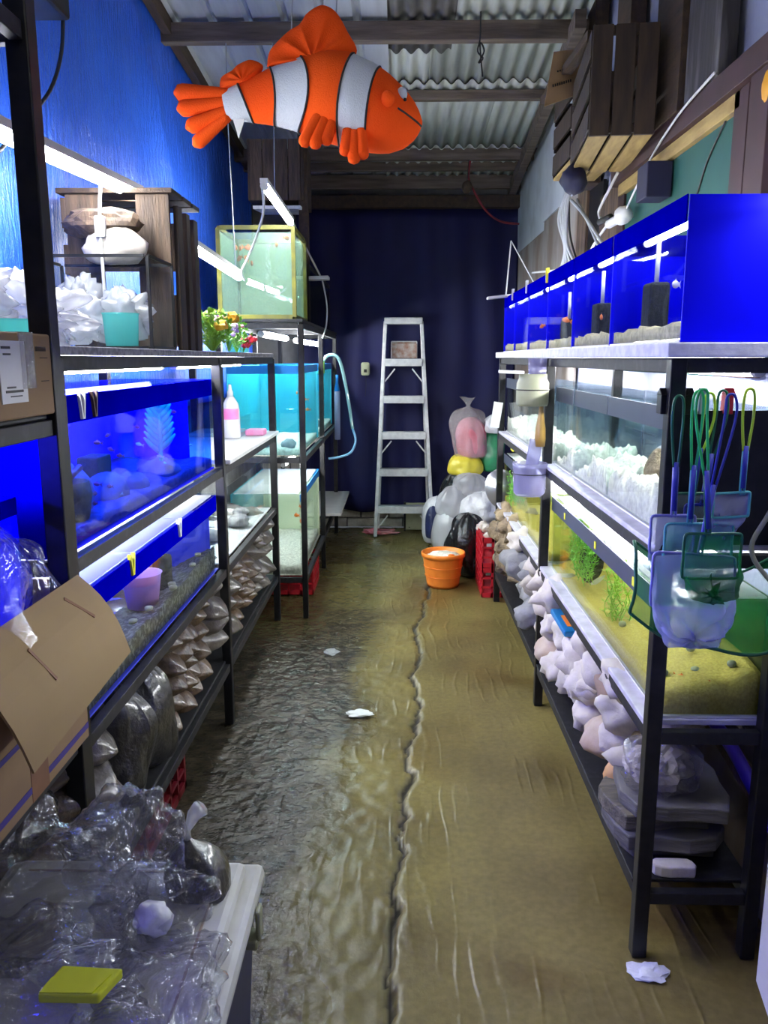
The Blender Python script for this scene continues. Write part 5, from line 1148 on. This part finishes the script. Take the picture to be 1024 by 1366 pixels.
MB().box(-1.04, -.715, 2.90, 2.912, 1.44, 1.62).build('end_slat', K['woodz'], t); MB().box(-1.04, -.715, 2.90, 2.912, 1.70, 1.86).build('end_slat', K['woodz'], t)
o = MB().blob((-.90, 2.52, 1.80), (.12, .06, .045), seed=2, amp=.25, sub=3).build('wood_block', K['woodz']); tag(o, 'rough wooden block at the top of the weathered crate', 'wood')
o = MB().blob((-.86, 2.50, 1.725), (.10, .05, .06), seed=9, amp=.25, sub=3, flat=.75).build('white_rock', K['rockw'], smooth=True); tag(o, 'large bright white rock resting on the small glass tank', 'rock')
for (c_, r_, se, lb) in (((-.93, 2.36, 1.51), (.09, .05, .075), 3, 'bright milky bag at the left inside the small glass tank'), ((-.82, 2.42, 1.52), (.08, .06, .075), 6, 'bright milky bag in the middle of the small glass tank'), ((-.96, 2.46, 1.56), (.06, .05, .08), 8, 'milky bag at the back of the small glass tank')):
    crumple('plastic_bag', lb, 'bag', 'bagmilk', c_, r_, se, amp=.5, sub=4, flat=.95)
crumple('plastic_bag', 'large bright milky bag on the top shelf behind the near post', 'bag', 'bagmilk', (-.90, 1.92, 1.50), (.12, .17, .085), 51, amp=.55, sub=5, freq=3.2, flat=.85)
crumple('plastic_bag', 'bright milky bag at the left edge of the top shelf', 'bag', 'bagmilk', (-.93, 1.66, 1.51), (.11, .13, .10), 52, amp=.55, sub=5, freq=2.6, flat=.85)
K['tealtub'] = clear('aqua_tub', (.6, .9, .9), f0=.04, f1=.4, diff=(.15, .65, .62), dfac=.6, trl=.5)
o = MB().lathe([(0, 0), (.055, 0), (.062, .045), (.066, .05), (.058, .048), (.052, .006), (0, .006)], (-.78, 1.64, 1.4265), 32).build('plastic_tub', K['tealtub'], smooth=True); tag(o, 'aqua plastic tub behind the near left post', 'tub')
o = MB().lathe([(0, 0), (.045, 0), (.05, .09), (.053, .095), (.047, .092), (.043, .006), (0, .006)], (-.80, 2.345, 1.432), 32).build('plastic_tub', K['tealtub'], smooth=True); tag(o, 'pale aqua tub inside the small glass tank', 'tub')
# artificial plants
def posy(label, c, h, sp, n, leafm, flowers, se):
    rr = random.Random(se); t = thing('artificial_plant', label, 'plant', c); b = MB()
    for _ in range(n):
        a = rr.uniform(0, 6.28); d = Vector((math.cos(a)*sp*rr.random(), math.sin(a)*sp*1.3*rr.random(), h*rr.uniform(.25, 1))); p = Vector(c) + d
        b.tube([Vector(c)+d*.1, Vector(c)+d*.6+Vector((0, 0, .01)), p], .0012, 3)
        for k in range(5):
            e = Vector((rr.uniform(-1, 1), rr.uniform(-1, 1), rr.uniform(-.4, 1))).normalized()*.028; s_ = e.cross(Vector((.3, .2, 1))).normalized()*.008
            b.add([p, p+e*.5+s_, p+e, p+e*.5-s_], [(0, 1, 2, 3)])
    b.build('foliage', K[leafm], t)
    for (m_, k, r_) in flowers:
        for _ in range(k):
            p = Vector(c) + Vector((rr.uniform(-.2, 1)*sp, rr.uniform(-1.1, 1.1)*sp, h*rr.uniform(.45, 1.0)))
            MB().blob(tuple(p), (r_, r_, r_*.8), seed=rr.random()*9, amp=.5, freq=2.5, sub=2).build('flower', K[m_], t)
    return t
posy('lime green artificial plant with a large orange flower', (-.74, 3.22, 1.425), .15, .085, 110, 'plantly', [('yellowf', 2, .028)], 1)
posy('pale green artificial plant with white and pink blooms', (-.78, 3.42, 1.425), .15, .07, 40, 'plantg', [('pink', 5, .014), ('wfish', 5, .014)], 2)
posy('artificial plant with purple sprigs at the back of the shelf', (-.76, 3.62, 1.425), .17, .06, 30, 'plantg', [('purple', 8, .011), ('wfish', 4, .012)], 3)
posy('small artificial plant with red leaves on the shelf edge', (-.72, 3.75, 1.425), .07, .05, 14, 'plantg', [('redp', 9, .014)], 4)
posy('green bushy artificial plant near the shelf end', (-.78, 3.9, 1.425), .13, .05, 36, 'plantg', [('pink', 3, .010)], 5)
o = MB().lathe([(0, 0), (.05, 0), (.055, .08), (.04, .1), (0, .1)], (-.80, 4.05, 1.4255), 24).build('blue_jar', K['tealtub'], smooth=True); tag(o, 'pale blue jar at the far end of the top left shelf', 'jar')
# ================================================================ WHITE BOARD ITEMS
t = thing('spray_bottle', 'white bottle with pink label and pointed cap on the white board', 'bottle', (-.785, 3.74, 1.031))
MB().lathe([(0, 0), (.040, 0), (.042, .01), (.041, .13), (.036, .16), (.022, .185), (.014, .195), (0, .195)], (-.785, 3.74, 1.031), 28).build('body', K['white'], t, smooth=True)
MB().lathe([(0, .195), (.014, .195), (.014, .215), (.009, .225), (.006, .25), (0, .25)], (-.785, 3.74, 1.031), 20).build('cap', K['white'], t, smooth=True)
b = MB(); b.grid(12, 1, lambda u, v: (-.785+.0425*math.cos(-2.3+1.9*u), 3.74+.0425*math.sin(-2.3+1.9*u), 1.121+.05*v)); b.build('label', K['pink'], t, smooth=True)
o = MB().box(-.745, -.655, 3.86, 3.96, 1.031, 1.060).build('sponge', K['pink'], bevel=.006); tag(o, 'pink sponge on the front of the white board', 'sponge')
t = thing('plastic_box', 'small clear plastic box at the back of the white board', 'box', (-.88, 3.9, 1.031))
for a in ((-1.0, -.997, 3.78, 4.05), (-.753, -.75, 3.78, 4.05), (-.997, -.753, 3.78, 3.783), (-.997, -.753, 4.047, 4.05)): MB().box(*a, 1.031, 1.125).build('wall', K['glass'], t)
MB().box(-.997, -.753, 3.783, 4.047, 1.0312, 1.05).build('base', K['lid'], t)
# ================================================================ INSIDE LEFT TANKS
def coralplant(label, x, y, z, h):
    t = thing('plastic_plant', label, 'plant', (x, y, z)); b = MB(); b.tube(catmull([(x, y, z), (x+.005, y-.01, z+h*.5), (x, y+.005, z+h)], 4), [.006]*8+[.004], 6)
    rr = random.Random(3)
    for k in range(16):
        q = k/16; s = 1 if k % 2 else -1; zz = z+h*(.25+.75*q); l = .062*(1-.35*q)
        b.tube([(x, y, zz-.01), (x+s*l*.45, y, zz+.012), (x+s*l*.75, y+s*.01, zz+.035)], [.010, .009, .003], 6)
    b.build('fronds', K['aqua'], t, smooth=True); MB().blob((x, y, z), (.02, .02, .01), amp=.1).build('base', K['aqua'], t, smooth=True); return t
coralplant('aqua green plastic plant standing in the deep blue tank', -.74, 2.46, 1.075, .20)
K['pinkrock'] = mat('mauve_rock', (.26, .13, .34), (.14, .09, .26), rough=.8, scale=10, bump=.006)
for (x, y, z, r, lb) in ((-.76, 2.5, 1.05, (.06, .11, .04), 'flat mauve rock under the aqua plant'), (-.76, 2.05, 1.06, (.05, .06, .05), 'pale mauve rock in the middle of the deep blue tank'), (-.78, 1.88, 1.07, (.045, .05, .075), 'upright mauve rock near the dark pot'), (-.76, 2.22, 1.05, (.05, .06, .035), 'low mauve rock in the deep blue tank')):
    o = MB().blob((x, y, z), r, seed=y*7, amp=.3, sub=3).build('aquarium_rock', K['pinkrock'], smooth=True); tag(o, lb, 'rock')
o = MB().lathe([(.0, 0), (.05, 0), (.06, .06), (.055, .09), (.05, .09), (.05, .01), (0, .01)], (-.76, 1.78, 1.035), 24).build('clay_pot', K['sponge'], smooth=True); tag(o, 'dark pot lying in the deep blue tank', 'pot')
o = MB().tube([(-.72, 1.70, 1.14), (-.73, 1.80, 1.155)], .008, 8).build('red_stick', K['redp'], smooth=True); tag(o, 'red stick above the dark pot in the deep blue tank', 'stick')
o = MB().box(-.86, -.80, 2.10, 2.20, 1.04, 1.14).build('black_filter', K['sponge'], bevel=.006); tag(o, 'dark filter box at the back of the deep blue tank', 'filter')
K['rfish'] = mat('red_fish', (.9, .03, .12), (.9, .10, .05), rough=.4)
fishes('rfish', [(-.74, 1.95, 1.19), (-.72, 1.98, 1.17), (-.75, 2.05, 1.20), (-.73, 1.88, 1.075), (-.74, 1.93, 1.09), (-.72, 1.96, 1.08), (-.76, 2.3, 1.20), (-.74, 2.1, 1.14), (-.71, 1.83, 1.06), (-.75, 2.65, 1.22)], 'tiny red fish swimming in the deep blue tank', 'red fish in the deep blue tank', .55)
fishes('wfish', [(-.72, 2.2, 1.16), (-.74, 1.7, 1.17), (-.72, 2.02, 1.05), (-.73, 2.42, 1.1), (-.72, 2.75, 1.1)], 'tiny white fish swimming in the deep blue tank', 'white fish in the deep blue tank', .5)
K['lilac'] = mat('lilac_tub', (.55, .30, .75), (.50, .27, .70), rough=.5)
o = MB().lathe([(0, 0), (.045, 0), (.058, .10), (.062, .105), (.055, .103), (.042, .006), (0, .006)], (-.77, 2.30, .665), 28).build('lilac_tub', K['lilac'], smooth=True); tag(o, 'lilac tub inside the long lower left tank', 'tub')
filt(-.76, 2.48, .668, .05, .06, .11, 'dark filter beside the lilac tub in the long lower left tank', .04)
pb = None
for k in range(10):
    p = (-.705 + R.uniform(-.025, .018), 1.62 + 1.2*k/10 + R.uniform(-.08, .08), .718 + R.uniform(-.004, .004))
    if pb is None: o = pb = MB().blob((0, 0, 0), (.011, .013, .008), seed=3, amp=.3, sub=2).build('pebble', K['pale'], smooth=True)
    else: o = pb.copy(); COL.objects.link(o)
    u_ = (p[0] + .86)/.18; v_ = (p[1]-1.545)/1.317
    o.location = (p[0], p[1], .635 + .062*u_**1.4 + .05*max(0, v_-.55)*u_ + .006); s = R.uniform(.6, 1.3); o.scale = (s, s, s); tag(o, 'pale pebble on the dark gravel of the long lower left tank', 'pebble', 'pale pebbles on the dark gravel')
# big murky tank: goldfish and bubbles
fishes('ofish', [(-.86, 4.36, 1.955), (-.83, 4.34, 1.95), (-.80, 4.36, 1.955), (-.83, 4.33, 1.90), (-.77, 4.32, 1.875), (-.64, 4.33, 1.965), (-.59, 4.33, 2.00), (-.80, 4.34, 1.895)], 'orange goldfish swimming in the big murky tank', 'goldfish in the big murky tank', 1.5)
b = MB(); rr = random.Random(5)
for k in range(46): b.blob((-.68 + rr.uniform(-.012, .012), 4.30 + rr.uniform(-.015, .015), 1.72 + .27*k/46), (rr.uniform(.002, .005),)*3, amp=0, sub=1)
o = b.build('air_bubbles', K['wfish'], smooth=True); tag(o, 'column of air bubbles rising in the big murky tank', 'bubbles', kind='stuff')
o = MB().tube(catmull([(-.66, 4.32, 1.72), (-.63, 4.32, 1.73), (-.59, 4.31, 1.76)], 4), .004, 6).build('air_pipe', K['cord'], smooth=True); tag(o, 'white air pipe in the big murky tank', 'pipe')
fishes('ofish', [(-.57, 4.5, 1.2), (-.56, 4.8, 1.15), (-.56, 4.95, 1.08)], 'small orange fish in the nearer teal tank', 'orange fish in the nearer teal tank')
fishes('ofish', [(-.57, 4.4, .52), (-.56, 4.5, .55), (-.56, 4.6, .50), (-.57, 4.55, .46)], 'orange fish in the lowest tank of the tall left rack', 'orange fish in the lowest left tank', 1.2)
for (x, y, z, r, lb) in ((-.75, 4.35, .945, .05, 'mossy stone in the nearer teal tank'), (-.60, 4.32, .94, .04, 'small mossy stone at the front of the nearer teal tank'), (-.60, 5.6, .95, .05, 'pale stone in the farther teal tank')):
    o = MB().blob((x, y, z), (r, r*1.3, r*.8), seed=y*3+x, amp=.3, sub=3).build('aquarium_rock', K['rockg'], smooth=True); tag(o, lb, 'rock')
o = MB().box(-.524, -.522, 4.24, 4.30, 1.325, 1.358).build('orange_tag', K['orangep']); tag(o, 'orange tag on the rim of the nearer teal tank', 'tag')
# ================================================================ FAR LEFT: crate box, lamp board, hoses
t = thing('wooden_box', 'old wooden box hung under the roof above the big murky tank', 'box', (-.73, 5.1, 2.30))
for k in range(4): MB().box(-.88+.075*k, -.88+.075*(k+1)-.004, 4.98, 4.995, 2.32, 2.66).build('front_plank', K['woodz'], t, bevel=.002)
MB().box(-.58, -.565, 4.98, 5.4, 2.32, 2.66).build('side_plank', K['wood'], t); MB().box(-.895, -.88, 4.98, 5.4, 2.32, 2.66).build('side_plank', K['wood'], t)
MB().box(-.88, -.58, 5.385, 5.4, 2.32, 2.66).build('back_plank', K['wood'], t); MB().box(-.88, -.58, 4.995, 5.385, 2.32, 2.335).build('base_plank', K['wood'], t)
o = MB().obox((-.72, 4.92, 2.27), (-.72, 5.35, 2.31), .28, .02).build('foam_sheet', K['whitefoam'], bevel=.003); tag(o, 'grubby white foam sheet under the hung wooden box', 'foam sheet')
o = MB().box(-.60, -.545, 5.0, 5.06, 1.60, 2.78).build('wooden_post', K['wood'], bevel=.003); tag(o, 'slim wooden post rising from the tall left rack to the roof', 'post')
t = thing('lamp_board', 'white lamp board hung beside the long dark tank', 'lamp', (-.47, 4.9, 1.83))
MB().obox((-.56, 4.95, 1.868), (-.42, 4.95, 1.872), .10, .02).build('board', K['white'], t, bevel=.003); MB().tube([(-.60, 4.6, 2.16), (-.47, 4.95, 1.88)], .006, 6).build('hanger', K['cord'], t)
cable('grey cable dangling in front of the big murky tank', 'gcord', [(-.61, 3.74, 2.15), (-.61, 3.76, 2.05), (-.65, 3.8, 1.95), (-.70, 3.84, 1.86), (-.74, 3.88, 1.80), (-.73, 3.9, 1.76)], .006)
cable('white cable dropping from the far lamp board', 'cord', [(-.46, 4.95, 1.86), (-.44, 5.0, 1.72), (-.445, 5.0, 1.6), (-.47, 5.0, 1.52)], .005)
K['hosegreen'] = clear('clear_green_hose', (.7, .85, .85), f0=.08, f1=.5, diff=(.35, .6, .62), dfac=.65)
K['hoseblue'] = mat('pale_blue_hose', (.25, .50, .75), (.2, .42, .68), rough=.35)
o = MB().tube(catmull([(-.53, 5.5, 1.36), (-.48, 5.5, 1.42), (-.41, 5.5, 1.40), (-.37, 5.55, 1.24), (-.34, 5.55, 1.06), (-.32, 5.55, .92)], 7), .011, 8).build('water_hose', K['hosegreen'], smooth=True); tag(o, 'translucent greenish hose arching over the teal tank rim', 'hose')
o = MB().tube(catmull([(-.32, 5.55, .92), (-.30, 5.55, .84), (-.33, 5.55, .76), (-.40, 5.55, .725), (-.49, 5.55, .71)], 7), .008, 8).build('water_hose', K['hoseblue'], smooth=True); tag(o, 'thin pale blue hose looping back to the rack', 'hose')
t = thing('gravel_cleaner', 'long clear blue siphon tube hanging at the end of the tall left rack', 'siphon', (-.46, 6.0, .8))
MB().tube([(-.46, 6.0, .80), (-.46, 6.0, 1.16)], .022, 16).build('cylinder', K['lavcup'], t, smooth=True); MB().tube([(-.46, 6.0, 1.16), (-.46, 6.0, 1.22), (-.46, 6.0, 1.28)], [.022, .010, .010], 12).build('blue_top', K['tealstrip'], t, smooth=True)
o = MB().box(-.527, -.50, 5.40, 5.46, 1.30, 1.38).build('hose_clip', K['plantg'], bevel=.003); tag(o, 'green clip holding the hose on the teal tank rim', 'clip')
# top-left : dark lamp housing and cord
t = thing('hanging_fitting', 'dark lamp fitting with a cord high against the tarpaulin', 'fitting', (-.90, 2.2, 2.25))
MB().box(-.97, -.86, 2.12, 2.28, 2.265, 2.45).build('housing', K['black'], t, bevel=.01); MB().tube(catmull([(-.88, 2.28, 2.30), (-.90, 2.30, 2.20), (-.93, 2.28, 2.10), (-.97, 2.2, 2.0), (-1.0, 2.1, 1.9)], 5), .005, 6).build('cord', K['bcord'], t, smooth=True)
MB().tube([(-.92, 2.2, 2.45), (-.95, 2.2, 3.05)], .006, 6).build('hanger', K['bcord'], t)
cable('white cord with an inline switch below the long tube lamp', 'cord', [(-.87, 2.45, 1.91), (-.88, 2.45, 1.80), (-.88, 2.45, 1.65), (-.88, 2.45, 1.55)], .005)
o = MB().box(-.895, -.865, 2.44, 2.46, 1.75, 1.81).build('inline_switch', K['white'], bevel=.004); tag(o, 'white inline switch on the cord below the long tube lamp', 'switch')
for (lm, pts, lb) in (('gcord', [(-.80, 3.1, 1.85), (-.95, 3.1, 1.88), (-1.11, 3.1, 1.9)], 'near hanger cord of the tube lamp before the murky tank'), ('gcord', [(-.80, 4.05, 1.82), (-.82, 4.08, 2.5), (-.82, 4.1, 2.9)], 'far hanger cord of the tube lamp before the murky tank'), ('gcord', [(-.60, 4.05, 2.16), (-.6, 4.1, 2.9)], 'hanger cord of the tube lamp above the murky tank')):
    cable(lb, lm, pts, .003)
# drop shape variants that no pile happened to use
for o in list(bpy.data.objects):
    if o.parent is None and o.type == 'MESH' and 'label' not in o: bpy.data.objects.remove(o)
